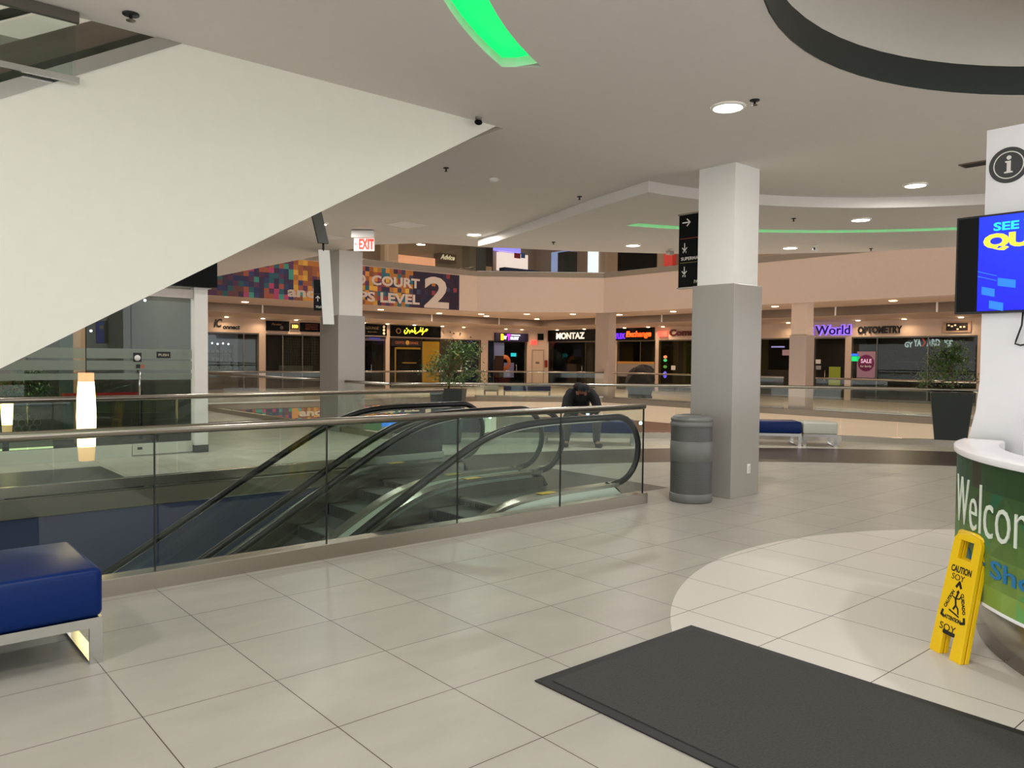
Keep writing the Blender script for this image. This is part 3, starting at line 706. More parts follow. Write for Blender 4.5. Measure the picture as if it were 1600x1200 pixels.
# exit sign
t = T('exit_sign', 'white exit sign with red letters hanging from ceiling above the column', 'exit sign', (6.95, 12.15, 3.34), RAD(-41))
O('housing', MB().box(-.2, .2, -.06, .06, .32, .445), M_WHITE, t, bevel=.006)
pn = O('panel', MB().box(-.16, .2, -.012, .012, .09, .32), mat('exit_panel', (235, 226, 220), .4, emit=(255, 215, 205), es=.18), t)
text('lettering', 'EXIT', (-.07, .19, .12, .30), .013, em('exit_red', (235, 60, 45), .8), pn, ext=.002, bold=.03)
arrow(pn, -.11, .21, .07, pi, .013, em('exit_red', (235, 60, 45), .8))
# double-headed emergency lamp fixings seen above hanger
# ---- planters with trees
def leafy(name, label, loc, h_p, wt, wb, seed, crown, trunk_top, rz=-45):
    random.seed(seed)
    t = T(name, label, 'potted tree', loc, RAD(rz)); a, b = wb/2, wt/2
    O('planter', MB().hexa([(-a, -a, 0), (a, -a, 0), (a, a, 0), (-a, a, 0)], [(-b, -b, h_p), (b, -b, h_p), (b, b, h_p), (-b, b, h_p)]), M_PLANT, t, bevel=.01)
    O('soil', MB().box(-b*.9, b*.9, -b*.9, b*.9, h_p-.03, h_p+.004), mat('soil', (52, 42, 34), .95), t)
    tr = MB()
    tr.tube([(0, 0, h_p), (.02, 0, h_p+.2), (0, .02, trunk_top)], [.022, .018, .014], 8)
    cl = []
    for k in range(60):
        an = random.random()*2*pi; rr = crown[0]*sqrt(random.random()); zz = crown[1]+(crown[2]-crown[1])*random.random()
        f = 1-.55*((zz-crown[1])/(crown[2]-crown[1]))**1.5
        p = (rr*f*cos(an)+crown[3], rr*f*sin(an)*.8, zz); cl.append(p)
        if k < 16: tr.tube([(0, .01, trunk_top-.12*random.random()), (p[0]*.5, p[1]*.5, (p[2]+trunk_top)/2), p], [.009, .006, .003], 5)
    O('trunk', tr, mat('bark', (104, 88, 62), .9), t)
    lv = MB()
    for p in cl:
        for k in range(42):
            c = Vector(p)+Vector((random.gauss(0, .07), random.gauss(0, .07), random.gauss(0, .05)))
            d = Vector((random.uniform(-1, 1), random.uniform(-1, 1), random.uniform(-.9, .3))).normalized(); s_ = d.cross(Vector((0, 0, 1)));
            if s_.length < .1: continue
            s_.normalize(); L = random.uniform(.05, .09); w_ = L*.2
            g_ = random.random(); lv.col = (50+50*g_, 78+52*g_, 34+24*g_)
            lv.add([c, c+d*L*.5+s_*w_, c+d*L, c+d*L*.5-s_*w_], [(0, 1, 2, 3)])
    O('foliage', lv, M_COLR, t, fixn=False)
leafy('potted_tree', 'leafy tree in dark square planter behind the escalators', (8.42, 11.6, 0), 1.0, .6, .42, 3, (.66, 1.18, 1.84, .18), 1.35)
leafy('potted_tree', 'leafy tree in dark tapered planter left of the white tower', (16.15, 5.85, 0), 1.0, .72, .52, 9, (.5, 1.15, 1.95, -.12), 1.5, -68)

# ---- pendant lamps over the pit
def pendant(label, loc, H_=.78, R_=.075, cord=1.6, top=True):
    t = T('pendant_lamp', label, 'lamp', loc)
    O('shade', MB().lathe([(R_*.95, H_*.16), (R_*1.06, H_*.5), (R_*.98, H_*.72), (R_*.86, H_*.9)], seg=28), M_LAMP, t)
    O('frosted_end', MB().lathe([(0, 0), (R_*.84, 0), (R_*.95, H_*.16)], seg=28), M_LAMPD, t)
    O('frosted_end', MB().lathe([(R_*.86, H_*.9), (R_*.84, H_), (0, H_)], seg=28), M_LAMPD, t)
    O('cord', MB().tube([(0, 0, H_), (0, 0, H_+cord)], .004, 6), M_BLACK, t)
pendant('tall glowing warm pendant lamp hanging over the escalator pit', (1.63, 7.7, .62), cord=1.33)

# ---- ceiling fittings
def downlight(label, loc, r=.12, power=48, col=(1, .96, .93), group=None, m=None):
    t = T('downlight', label, 'ceiling light', loc, 0, group)
    O('diffuser', MB().lathe([(0, -.012), (r, -.012), (r, -.004)], seg=28), m or M_DIFF, t)
    O('trim_ring', MB().lathe([(r, -.004), (r+.004, -.016), (r+.022, -.012), (r+.026, 0)], seg=28), M_WHITE, t)
    area('downlight_beam', (loc[0], loc[1], loc[2]-.03), power, .22, col)
C1, C2 = 3.799, 3.659
downlight('round ceiling light nearest the camera, above the white floor circle', (5.94, 4.04, C1), .125)
downlight('round ceiling light left of the white tower top', (10.25, 4.2, C1), power=20)
def low(p): k = (3.66-1.56)/(3.8-1.56); return (p[0]*k, p[1]*k, C2)
downlight('round ceiling light between tower and square column, above green arc', low((12.11, 5.77)), power=16)
downlight('round ceiling light just right of the square column', low((14.11, 8.11)), power=26)
downlight('round ceiling light left of the hanging black directory sign', low((11.68, 10.04)))
downlight('round ceiling light above the escalator newels', (8.64, 11.16, C1))
downlight('ceiling light half hidden behind dark hanger bar', (6.1, 12.1, C1), .11)
for x, y in ((-1.5, 3.2), (1.2, 1.0), (2.4, -3.4), (-3.5, -1.5), (9.5, -4.5), (1.8, 2.6), (6.0, 18.5), (3.2, 15.0), (2.0, 10.9), (6.2, 22.5), (5.5, .1)):
    area('added_ceiling_fill', (x, y, 3.77 if (x, y) != (5.5, .1) else 4.25), 22 if (x, y) == (1.8, 2.6) else 48, .22, (1, .96, .93))  # extra unseen ceiling lights without fixtures, added to brighten the hall
def sprinkler(label, loc, s=1.):
    t = T('sprinkler', label, 'sprinkler', loc, 0, 'ceiling sprinklers')
    O('escutcheon', MB().lathe([(.035*s, 0), (.035*s, -.008), (.01, -.01), (.01, -.04), (0, -.04)], seg=14), M_BLACK, t)
    O('deflector', MB().lathe([(0, -.04), (.02*s, -.042), (.02*s, -.046), (0, -.05)], seg=12), M_STEELD, t)
sprinkler('dark ceiling sprinkler beside the nearest round light', (5.95, 3.78, C1), 1.2)
sprinkler('small ceiling sprinkler left of column top', (7.69, 7.58, C1))
sprinkler('small ceiling sprinkler above thin green arc right of column', low((11.27, 6.43)))
sprinkler('small ceiling sprinkler right of the sloping soffit tip', (5.4, 7.52, C1))
sprinkler('small ceiling sprinkler near upper floor shops', low((10.29, 10.82)))
sprinkler('black sprinkler on ceiling at top left edge', (1.46, 5.58, C1), 1.5)
sprinkler('tiny sprinkler beside the right security camera', low((15.29, 7.07)))
t = T('smoke_detector', 'small white smoke detector on ceiling left of column', 'smoke detector', (6.16, 7.56, C1)); O('body', MB().lathe([(.06, 0), (.06, -.02), (.045, -.035), (0, -.04)], seg=20), M_WHITE, t)
t = T('security_camera', 'small white camera on ceiling right of the column', 'camera', low((14.14, 7.6))); O('mount', MB().lathe([(.05, 0), (.05, -.02), (0, -.02)], seg=16), M_WHITE, t); O('camera_body', MB().tube([(-.05, 0, -.07), (.07, -.0, -.09)], .035, 12), M_WHITE, t); O('lens', MB().tube([(-.058, 0, -.068), (-.05, 0, -.07)], .022, 10), M_BLACK, t)
t = T('security_camera', 'dark dome camera hung at the tip of sloping soffit', 'camera', (4.5, 5.76, C1)); O('mount', MB().lathe([(.03, 0), (.03, -.03), (0, -.03)], seg=14), M_STEELD, t); O('dome', MB().ball((0, 0, -.045), .032, 14, (1.3, 1, .8)), M_BLACKG, t)
t = T('security_camera', 'small beige camera below ceiling edge left of directory sign', 'camera', low((12.65, 9.9))); O('camera_body', MB().box(-.06, .06, -.05, .05, -.1, -.03), mat('camera_beige', (150, 140, 126), .5), t); O('mount', MB().box(-.02, .02, -.02, .02, -.03, 0), M_WHITE, t)
t = T('ceiling_vent', 'grey rectangular vent in ceiling beside the white tower', 'vent', (9.64, 3.1, C1)); O('frame', MB().box(-.1, .1, -.35, .35, -.012, 0), M_BROWN, t)
vs_ = MB(); [vs_.box(-.085+.03*i, -.075+.03*i, -.33, .33, -.016, -.012) for i in range(6)]; O('slat', vs_, M_DKGREY, t)
for lb, (x, y), s_ in (('square white access panel in ceiling right of exit sign', (7.2, 11.15), .5), ('square white access panel in ceiling behind exit sign', (6.9, 13.3), .45)):
    t = T('access_panel', lb, 'panel', (x, y, C1), RAD(10)); O('door', MB().box(-s_/2, s_/2, -s_/2, s_/2, -.006, 0), mat('panel_white', (238, 234, 232), .7), t); O('frame', MB().box(-s_/2-.02, s_/2+.02, -s_/2-.02, s_/2+.02, -.003, 0), M_CEIL, t)
# ================================================================== PERSON
PX, PY = 9.895, 9.61
t = T('person', 'person in black hooded jacket sitting hunched forward on bench looking down at phone', 'person', (PX, PY, 0), -.70928)
SKIN = mat('skin', (150, 104, 82), .55); CLB = mat('jacket_black', (9, 10, 13), .8); CLT = mat('trousers_grey', (44, 42, 40), .85)
J = {'pel': (0, .72, .58, .12), 'sp': (0, .62, .74, .12), 'ch': (0, .44, .90, .12), 'up': (0, .33, .975, .09), 'nk': (.01, .24, 1.0, .055), 'jaw': (.025, .17, .985, .06), 'hd': (.03, .15, 1.03, .088), 'crn': (.03, .17, 1.075, .07), 'nose': (.035, .075, .985, .018),
     'sl': (-.18, .37, .94, .065), 'el': (-.27, .24, .70, .048), 'wl': (-.02, .10, .575, .028), 'pl': (.05, .06, .555, .026),
     'sr': (.19, .35, .95, .065), 'er': (.30, .22, .70, .048), 'wr': (.19, .06, .56, .028), 'pr': (.14, .03, .535, .026),
     'hl': (-.10, .70, .56, .10), 'kl': (-.25, .20, .53, .07), 'al': (-.27, .16, .10, .04), 'tl': (-.29, .04, .035, .035),
     'hr': (.10, .70, .56, .10), 'kr': (.27, .17, .52, .07), 'ar': (.27, .13, .10, .04), 'tr': (.33, .01, .035, .035)}
E_ = [('pel', 'sp'), ('sp', 'ch'), ('ch', 'up'), ('up', 'nk'), ('nk', 'jaw'), ('jaw', 'hd'), ('hd', 'crn'), ('jaw', 'nose'), ('up', 'sl'), ('sl', 'el'), ('el', 'wl'), ('wl', 'pl'), ('up', 'sr'), ('sr', 'er'), ('er', 'wr'), ('wr', 'pr'),
      ('pel', 'hl'), ('hl', 'kl'), ('kl', 'al'), ('al', 'tl'), ('pel', 'hr'), ('hr', 'kr'), ('kr', 'ar'), ('ar', 'tr')]
def fingers(base, px, py, pz, sx):
    for k, (dx, L) in enumerate(((-.03, .07), (-.012, .08), (.008, .076), (.026, .06))):
        a = base+'f%d' % k; J[a] = (px+dx, py-.035, pz-.01, .010); J[a+'m'] = (px+dx+.005*sx, py-.035-L*.5, pz-.03, .009); J[a+'e'] = (px+dx+.018*sx, py-.03-L*.55, pz-.055, .008)
        E_.extend([(base, a), (a, a+'m'), (a+'m', a+'e')])
    J[base+'t'] = (px+.04*sx, py-.01, pz+.02, .011); J[base+'te'] = (px+.055*sx, py-.045, pz+.03, .009); E_.extend([(base, base+'t'), (base+'t', base+'te')])
fingers('pl', .05, .06, .555, 1); fingers('pr', .14, .03, .535, -1)
skin('body', J, E_, 'pel', SKIN, t)
jk = MB()
jk.tube([(0, .74, .50), (0, .70, .60), (0, .64, .72), (0, .55, .83), (0, .45, .91), (0, .36, .96), (0, .29, .99)], [.17, .185, .19, .19, .185, .17, .11], 20)
for sx in (-1, 1):
    e = (.29*sx+.01, .25, .70); w = (-.055, .12, .585) if sx < 0 else (.20, .09, .575)
    jk.tube([(.06*sx, .40, .93), (.17*sx, .37, .945), (.24*sx+.005, .33, .86), e], [.12, .115, .095, .082], 14)
    jk.ball(e, .084, 14); jk.tube([e, ((e[0]+w[0])/2, (e[1]+w[1])/2, (e[2]+w[2])/2+.01), w], [.084, .07, .05], 14); jk.ball((.18*sx, .37, .94), .105, 14)
jk.ball((0, .72, .54), .185, 16, (1.1, .9, .6)); jk.tube([(0, .33, .98), (.01, .26, 1.02), (.01, .225, 1.03)], [.11, .09, .078], 14)
jo = O('jacket', jk, CLB, t); rm = jo.modifiers.new('remesh', 'REMESH'); rm.mode = 'VOXEL'; rm.voxel_size = .014; rm.use_smooth_shade = True
sm = jo.modifiers.new('smooth', 'SMOOTH'); sm.factor = .6; sm.iterations = 6
JT = {'pel': (0, .74, .55, (.16, .12)), 'hl': (-.11, .70, .56, .115), 'kl': (-.25, .19, .535, .098), 'ml': (-.265, .18, .3, .075), 'al': (-.27, .165, .06, .066), 'hr': (.11, .70, .56, .115), 'kr': (.27, .16, .525, .098), 'mr': (.27, .15, .3, .075), 'ar': (.27, .135, .06, .066)}
skin('trousers', JT, [('pel', 'hl'), ('hl', 'kl'), ('kl', 'ml'), ('ml', 'al'), ('pel', 'hr'), ('hr', 'kr'), ('kr', 'mr'), ('mr', 'ar')], 'pel', CLT, t)
for s, (hx, hy, tx_, ty) in (('l', (-.27, .18, -.29, .02)), ('r', (.27, .15, .34, -.01))):
    skin('shoe', {'a': (hx, hy, .10, .055), 'h': (hx, hy+.02, .045, .045), 'm': ((hx+tx_)/2, (hy+ty)/2, .05, .05), 't': (tx_, ty, .038, .038)}, [('a', 'h'), ('h', 'm'), ('m', 't')], 'h', mat('shoe_dark', (48, 42, 36), .7), t)
hood = MB().ball((-.045, .27, 1.075), .10, 16, (1.05, 1, .78)); O('hood', hood, CLB, t)
cap = MB().lathe([(.105, -.02), (.106, .02), (.09, .07), (.05, .095), (0, .1)], (.03, .155, 1.035), 24); O('cap', cap, mat('cap_navy', (14, 16, 24), .8), t)
O('cap_brim', MB().tube([(-.045, .09, 1.02), (-.0, .025, 1.0), (.06, .022, 1.0), (.105, .09, 1.02)], .014, 8, flat=.5), mat('cap_navy', (14, 16, 24), .8), t)
for x in (.003, .062):
    O('eye', MB().ball((x, .082, 1.005), .010, 10), mat('eye_white', (210, 205, 198), .3), t)
O('mouth', MB().ball((.034, .095, .955), .016, 10, (1.2, .5, .35)), mat('lip', (120, 66, 58), .5), t)
for x in (-.06, .12): O('ear', MB().ball((x, .165, 1.0), .022, 10, (.45, .8, 1.2)), SKIN, t)
t2 = T('mobile_phone', 'small phone held by the seated person in black', 'phone', (PX+.095*cos(-.70928)+.0*0, PY+.095*sin(-.70928)-.0, .55), -.70928)
O('body', MB().hexa([(-.035, -.03, 0), (.035, -.03, 0), (.035, .03, .06), (-.035, .03, .06)], [(-.035, -.036, .008), (.035, -.036, .008), (.035, .024, .068), (-.035, .024, .068)]), M_BLACK, t2)
O('screen', MB().add([(-.031, -.0345, .0105), (.031, -.0345, .0105), (.031, .022, .0685), (-.031, .022, .0685)], [(0, 1, 2, 3)]), em('phone_px', (190, 205, 225), .7), t2)

# ================================================================== FAR SHOPS
M_FW = M_WALL
def seg_wall(name, side, spans, z0, z1, th=.2, off=0.):
    for s0, s1 in spans:
        if side == 'L': S(name, MB().box(s0, s1, 34.3+off, 34.3+off+th, z0, z1), M_FW)
        else: S(name, MB().box(31.6+off, 31.6+off+th, s1, s0, z0, z1), M_FW)
seg_wall('wall_left', 'L', [(-9, 30.6)], 2.62, 3.269)
seg_wall('wall_left', 'L', [(-9, 11.0), (14.31, 14.61), (17.42, 18.9), (20.95, 21.18), (27.14, 27.62), (30.58, 30.62)], 0, 2.62)
seg_wall('wall_right', 'R', [(33.56, -8)], 2.62, 3.269)
seg_wall('wall_right', 'R', [(29.54, 28.2), (25.56, 25.36), (20.3, 19.6), (17.05, 16.98), (15.58, 15.33), (10.6, 10.2), (4.2, -8)], 0, 2.62)
S('wall_corner', MB().box(0, 1.26, 0, .2, 0, 3.269), M_FW, loc=(30.6, 34.3, 0), rz=atan2(-.78, 1.0))
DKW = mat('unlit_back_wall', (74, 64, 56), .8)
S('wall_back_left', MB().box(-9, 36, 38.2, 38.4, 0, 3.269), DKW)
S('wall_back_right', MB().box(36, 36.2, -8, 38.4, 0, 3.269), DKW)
def shop(label, side, s0, s1, glassm=None, y_in=None, inner=None, doors=(), mull=(), frame_c=None):
    w = abs(s1-s0)
    if side == 'L': t = T('shopfront', label, 'shop', (s0, 34.3, 0), 0)
    else: t = T('shopfront', label, 'shop', (31.6, s0, 0), -pi/2)
    fm = frame_c or M_STEELD
    pane = O('glass_pane', MB().box(.02, w-.02, .05, .06, .1, 2.58), glassm or M_SHOPD, t)
    f = MB(); f.box(0, w, .03, .09, 0, .1); f.box(0, w, .03, .09, 2.56, 2.62); f.box(0, .03, .03, .09, .1, 2.56); f.box(w-.03, w, .03, .09, .1, 2.56)
    for q in mull: f.box(q-.02, q+.02, .03, .09, .1, 2.56)
    O('frame', f, fm, t)
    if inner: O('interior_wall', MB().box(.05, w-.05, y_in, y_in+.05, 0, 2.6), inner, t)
    for a in doors: O('door_handle', MB().tube([(a, .03, .75), (a, -.03, .78), (a, -.03, 1.2), (a, .03, 1.23)], .018, 8), M_CHROME, t)
    return t
def board(t, a0_, a1_, z0, z1, m, th=.08, name='sign_board', y=-.02): return O(name, MB().box(a0_, a1_, y-th, y, z0, z1), m, t)
def lt_(t, s, a0_, a1_, z0, z1, m, bold=.02, y=.105, shear=0., name='sign_lettering', ext=.02): return text(name, s, (a0_, a1_, z0, z1), y, m, t, bold=bold, ext=ext, shear=shear)
BK = M_BLACKG
# 1 pale lit optical shop
t = shop('bright pale shopfront with black cursive letters, farthest left', 'L', 11.0, 14.31, M_SHOPG, 2.4, mat('blue_grey_wall', (150, 156, 178), .7), mull=(2.62,))
lt_(t, 'iC', 1.27, 1.63, 2.82, 3.2, M_BLACK, .03, .012, .25); lt_(t, 'onnect', 1.66, 2.42, 2.76, 2.93, M_BLACK, .03, .012, .15)
sh = MB(); [sh.box(1.0+k*.62, 1.5+k*.62, 1.9, 2.2, .55+.38*j, .58+.38*j) for k in range(3) for j in range(4)]; [sh.box(.98+k*.62, 1.0+k*.62, 1.9, 2.25, .1, 2.1) for k in range(4)]
O('shelves', sh, mat('shelf_brown', (96, 78, 66), .6), t)
cnt = O('counter', MB().box(.9, 2.7, 1.0, 1.5, .1, .95), mat('counter_olive', (98, 92, 74), .5), t)
for k in range(7): O('spotlight', MB().ball((1.05+.25*k, 1.7, 2.12+.03*(k % 2)), .04, 8), em('cool_spot', (225, 235, 255), 6), t)
O('stock', (lambda m: [m.box(1.05+.2*k, 1.2+.2*k, 1.95, 2.1, .585+.38*j, .72+.38*j) for k in range(9) for j in range(4)] and m)(MB()), mat('boxed_stock', (150, 140, 150), .6), t)
# 2 shuttered shop 100
t = shop('dark shopfront with roll-down grille between two black sign boards', 'L', 14.61, 17.42, M_SHOPD, 2.5, DKW, mull=(.84, 1.82))
b = board(t, 0, 1.1, 2.75, 3.2, BK); lt_(b, 'Persian', .25, .7, 3.0, 3.1, mat('dim_gold', (150, 120, 80), .5), 0, .101, .3); O('sign_emblem', MB().ball((.72, -.105, 2.9), .09, 10, (1, .1, 1)), mat('dim_grey', (70, 66, 66), .5), b)
b = board(t, 1.65, 2.8, 2.75, 3.18, BK)
for k, s in enumerate(('ARIANA TRAVEL', 'CURRENCY', 'MONEY TRANSFER')): lt_(b, s, 1.9, 2.52, 3.06-.1*k, 3.11-.1*k, mat('dim_red', (150, 80, 62), .5), .01, .101)
b = board(t, 1.2, 1.56, 2.84, 3.12, mat('unit_number_brown', (60, 40, 16), .5)); lt_(b, '100', 1.24, 1.52, 2.9, 3.06, em('amber', (255, 214, 96), 1.), .04, .101)
g = MB()
for k in range(18): g.box(.86, 2.78, .10, .13, .2+.13*k, .212+.13*k)
for k in range(22): g.box(.9+.087*k, .908+.087*k, .10, .12, .15, 2.5)
O('roll_grille', g, mat('grille_metal', (120, 118, 106), .4, .6), t)
O('low_bench', MB().box(.95, 2.5, .4, .7, .9, 1.15), mat('pale_stock', (150, 146, 140), .6), t)
# 3 lounge
t = shop('narrow shopfront with dark dotted lounge sign right of white column', 'L', 18.9, 20.95, M_SHOPD, 2.0, DKW, doors=(1.2,))
b = board(t, .3, 2.05, 2.68, 3.24, BK); lt_(b, 'LOUNGE', .85, 1.55, 2.98, 3.12, mat('dim_letters', (120, 104, 84), .5), .01, .101); lt_(b, 'BAR & GRILL', .95, 1.5, 2.82, 2.88, mat('dim_letters', (120, 104, 84), .5), 0, .101)
for k in range(3): O('sign_dot', MB().ball((1.88, -.1, 2.79+.17*k), .075, 10, (1, .2, 1)), em('pearl', (200, 185, 150), .55), b)
b = board(t, .75, 2.0, 2.42, 2.66, mat('window_decal', (110, 104, 124), .5), .01, 'window_banner', .04); lt_(b, 'Currency', 1.1, 1.75, 2.46, 2.6, em('blue_px', (70, 80, 190), .6), .03, -.028, .0, 'banner_lettering', .004)
O('window_lettering', (lambda m: [m.box(.5, .5+.25*random.random()+.12, .03, .045, 1.1+.22*k, 1.14+.22*k) for k in range(6)] and m)(MB()), M_WHITE, t)
# 4 exchange shop in persian
t = shop('black and gold shopfront with glowing yellow Persian lettering', 'L', 21.18, 24.36, M_SHOPD, 1.8, DKW, doors=(2.02,), mull=(2.0,))
b = board(t, 0, 3.12, 2.66, 3.24, BK)
YL = em('yellow_neon', (236, 240, 60), 1.15)
PERS = [([(2.25, 3.06), (2.18, 3.1), (2.12, 3.04), (2.18, 3.0), (2.05, 2.98), (1.96, 2.9), (1.9, 2.8)], .035), ([(1.95, 3.15), (1.93, 3.0), (1.9, 2.95)], .03), ([(1.88, 3.0), (1.8, 3.06), (1.75, 3.0), (1.8, 2.95), (1.9, 2.98)], .03),
        ([(1.75, 2.98), (1.62, 2.9), (1.5, 2.84), (1.42, 2.9), (1.5, 2.98)], .035), ([(1.45, 3.16), (1.43, 2.95)], .035), ([(1.35, 2.95), (1.27, 3.02), (1.2, 2.94), (1.3, 2.92)], .03), ([(1.2, 2.95), (1.1, 2.96), (1.03, 3.02), (.95, 2.86), (.86, 2.82), (.8, 2.9), (.84, 3.0)], .035), ([(.93, 3.08), (.96, 3.1)], .035), ([(1.12, 2.86), (1.15, 2.88)], .03), ([(1.8, 3.14), (1.82, 3.16)], .03)]
for pts, w_ in PERS: stroke(pts, w_*1.5, fn=lambda a, b_, d: (a, -d, b_), d=.101, m=YL, parent=b, name='sign_lettering', ext=.03)
O('sign_emblem', MB().lathe([(.1, 0), (.15, 0), (.15, .02), (.1, .02)], (0, 0, 0), 20), mat('dim_gold', (150, 120, 80), .5), b, loc=(.45, -.11, 2.95)).rotation_euler = (pi/2, 0, 0)
b = board(t, .1, 2.0, 2.18, 2.52, mat('black_banner', (24, 16, 14), .5), .02, 'window_banner', .04); lt_(b, 'CRYPTO  EXCHANGE', .35, 1.75, 2.28, 2.42, mat('banner_red', (170, 96, 70), .5), .02, -.018, 0, 'banner_lettering', .004)
O('banner_emblem', MB().ball((1.08, .015, 2.36), .12, 12, (1, .1, 1)), em('dim_amber', (150, 110, 40), .6), b)
O('gold_frame', MB().box(.32, .4, .02, .045, .2, 2.1).box(.4, 1.9, .02, .045, 2.02, 2.12), mat('gold_trim', (140, 112, 16), .5), t)
O('window_lettering', MB().box(.8, 1.65, .03, .045, 1.28, 1.34), mat('gold_trim', (140, 112, 16), .5), t)
O('gold_panel', MB().box(2.02, 3.1, .0, .045, .1, 2.45), mat('mustard_panel', (158, 124, 14), .5), t)
# 5 brown shop behind tree
t = shop('blank shopfront behind the left tree with small cameras over it', 'L', 24.38, 27.14, M_SHOPG, 1.6, mat('tan_wall', (150, 136, 116), .7), doors=(1.35,))
for x, z in ((.1, 2.98), (.55, 2.98), (.8, 2.92), (1.25, 2.95), (1.95, 2.75)): O('wall_fixture', MB().ball((x, -.08, z), .045, 8, (1.2, 1, 1)), M_BROWN, t)
O('planter_box', MB().box(1.3, 2.0, .3, .6, .1, 1.0), M_DKGREY, t); O('poster', MB().box(.9, 1.3, .03, .045, 1.55, 2.0), mat('lamp_poster', (196, 190, 120), .5), t)
# 6 bit trust
t = shop('shopfront under dark blue sign glowing yellow and purple', 'L', 27.64, 30.58, M_SHOPG, 2.2, mat('shop_blue_wall', (52, 66, 110), .6), doors=(2.1,), mull=(.45,))
b = board(t, .42, 2.92, 2.58, 3.06, mat('navy_board', (22, 14, 66), .4)); lt_(b, 'B', .84, 1.06, 2.64, 3.0, em('sign_yellow', (255, 205, 20), 1.6), .06, .101); lt_(b, 'IT', 1.06, 1.28, 2.7, 2.88, em('sign_white', (240, 235, 255), 1.5), .05, .101)
lt_(b, 'T', 1.3, 1.56, 2.64, 3.0, em('sign_purple', (190, 40, 250), 1.6), .06, .101); lt_(b, 'RUST', 1.56, 2.18, 2.68, 2.86, em('sign_white', (240, 235, 255), 1.5), .05, .101); lt_(b, 'EXCHANGE', 1.62, 2.3, 2.92, 2.98, em('sign_white', (240, 235, 255), 1.5), .02, .101)
O('window_poster', MB().box(.46, 1.2, .02, .045, 1.55, 2.5), mat('poster_sky', (120, 138, 190), .5), t); O('window_poster', MB().box(.5, 1.15, .0, .02, .5, 1.75), mat('poster_maroon', (52, 22, 18), .5), t)
O('poster_ring', MB().lathe([(.22, 0), (.45, 0), (.45, .02), (.22, .02)], (0, 0, 0), 24), mat('poster_orange', (196, 112, 60), .5), t, loc=(1.25, .03, 1.35)).rotation_euler = (pi/2, 0, 0)
O('window_poster', MB().box(1.2, 1.95, .02, .045, .5, 1.35), mat('poster_lilac', (120, 122, 170), .5), t); O('lit_sign', MB().box(1.72, 2.12, .02, .045, 1.72, 1.92), em('teal_px', (30, 180, 190), .9), t); O('counter', MB().box(1.1, 2.0, .4, .9, .1, .6), mat('counter_maroon', (110, 34, 40), .5), t)
# corner door
t = T('service_door', 'plain beige service door in the far corner beneath red exit light', 'door', (30.6, 34.3, 0), atan2(-.78, 1.))
O('leaf', MB().box(.33, .93, -.03, 0, .02, 2.08), mat('door_beige', (214, 190, 168), .6), t); O('frame', MB().box(.27, .33, -.05, 0, 0, 2.14).box(.93, .99, -.05, 0, 0, 2.14).box(.33, .93, -.05, 0, 2.08, 2.14), mat('frame_beige', (180, 156, 136), .6), t)
O('plate', MB().box(.5, .72, -.04, -.03, 1.3, 1.42), M_BROWN, t)
for n, lb, c, bx, m in (('exit_sign', 'small glowing red exit sign above the far corner door', 'exit sign', (.22, .55, 2.42, 2.68), em('exit_glow', (255, 84, 72), .9)), ('unit_sign', 'small square black unit sign above the far corner door', 'sign', (.6, .95, 2.7, 3.08), BK), ('fire_cabinet', 'red fire hose cabinet beside the far corner door', 'fire cabinet', (1.04, 1.2, 1.1, 1.52), mat('fire_red', (140, 24, 26), .5))):
    q = tag(O(n, MB().box(bx[0], bx[1], -.10, -.015, bx[2], bx[3]), m, None, loc=(30.6, 34.3, 0), rz=atan2(-.78, 1.)), lb, c)
# 7 montaz
t = shop('wide glass shopfront under black sign with pale capital letters', 'R', 33.5, 29.56, M_SHOPG, 3.0, mat('olive_wall', (98, 90, 74), .8), doors=(2.75,), mull=(2.95,))
b = board(t, 0, 3.92, 2.62, 3.27, BK); lt_(b, 'MONTAZ', .72, 3.0, 2.74, 3.12, em('letter_silver', (225, 222, 210), .85), .035, .101)
O('partition', MB().box(2.9, 3.8, 1.0, 1.1, .1, 2.5), mat('shop_navy', (40, 44, 54), .6), t); O('shelf_unit', MB().box(.3, 1.1, 1.2, 1.6, .1, 1.3).box(1.1, 2.4, 1.6, 2.0, .1, .7), mat('shelf_brown', (96, 78, 66), .6), t)
# 8 exchange
t = shop('shopfront under black sign with glowing purple and orange exchange letters', 'R', 28.18, 25.58, M_SHOPD, 2.0, DKW, mull=(1.6,))
b = board(t, 0, 2.58, 2.62, 3.27, BK); lt_(b, 'FLEX', .02, .66, 2.7, 3.0, em('sign_violet', (96, 40, 250), 1.6), .06, .101); lt_(b, 'Exchange', .72, 2.42, 2.7, 3.1, em('sign_orange', (255, 84, 24), 1.4), .05, .101, .15)
O('counter_band', MB().box(.03, 2.55, .02, .046, 1.38, 1.5), mat('orange_band', (196, 140, 60), .5), t); O('window_graphics', MB().box(.03, 2.55, .025, .046, .7, 1.38), mat('grey_graphics', (150, 142, 136), .5), t)
# 9 comm
t = shop('olive glass shopfront with dark red letters left of the near column', 'R', 25.36, 20.3, glass('olive_glass', (.72, .72, .5), .1), 2.0, mat('olive_back', (104, 100, 70), .7), mull=(2.05,))
board(t, 0, .62, 2.78, 3.06, em('red_glow', (255, 96, 80), .9)); lt_(t, 'Communications', .7, 4.9, 2.8, 3.14, mat('maroon_letters', (96, 12, 22), .4), .05, .03)
for z, m in ((1.75, em('neon_or', (255, 150, 110), .6)), (1.58, em('neon_green', (70, 190, 110), .7)), (1.25, em('neon_gr2', (90, 150, 60), .5)), (.85, em('neon_blue', (96, 90, 230), .8))): O('neon_shape', MB().ball((.42, .03, z), .11, 12, (1.1, .15, .7 if z > 1 else 1.6)), m, t)
O('notice', MB().box(.8, 1.06, .03, .045, 1.1, 1.32), M_WHITE, t)
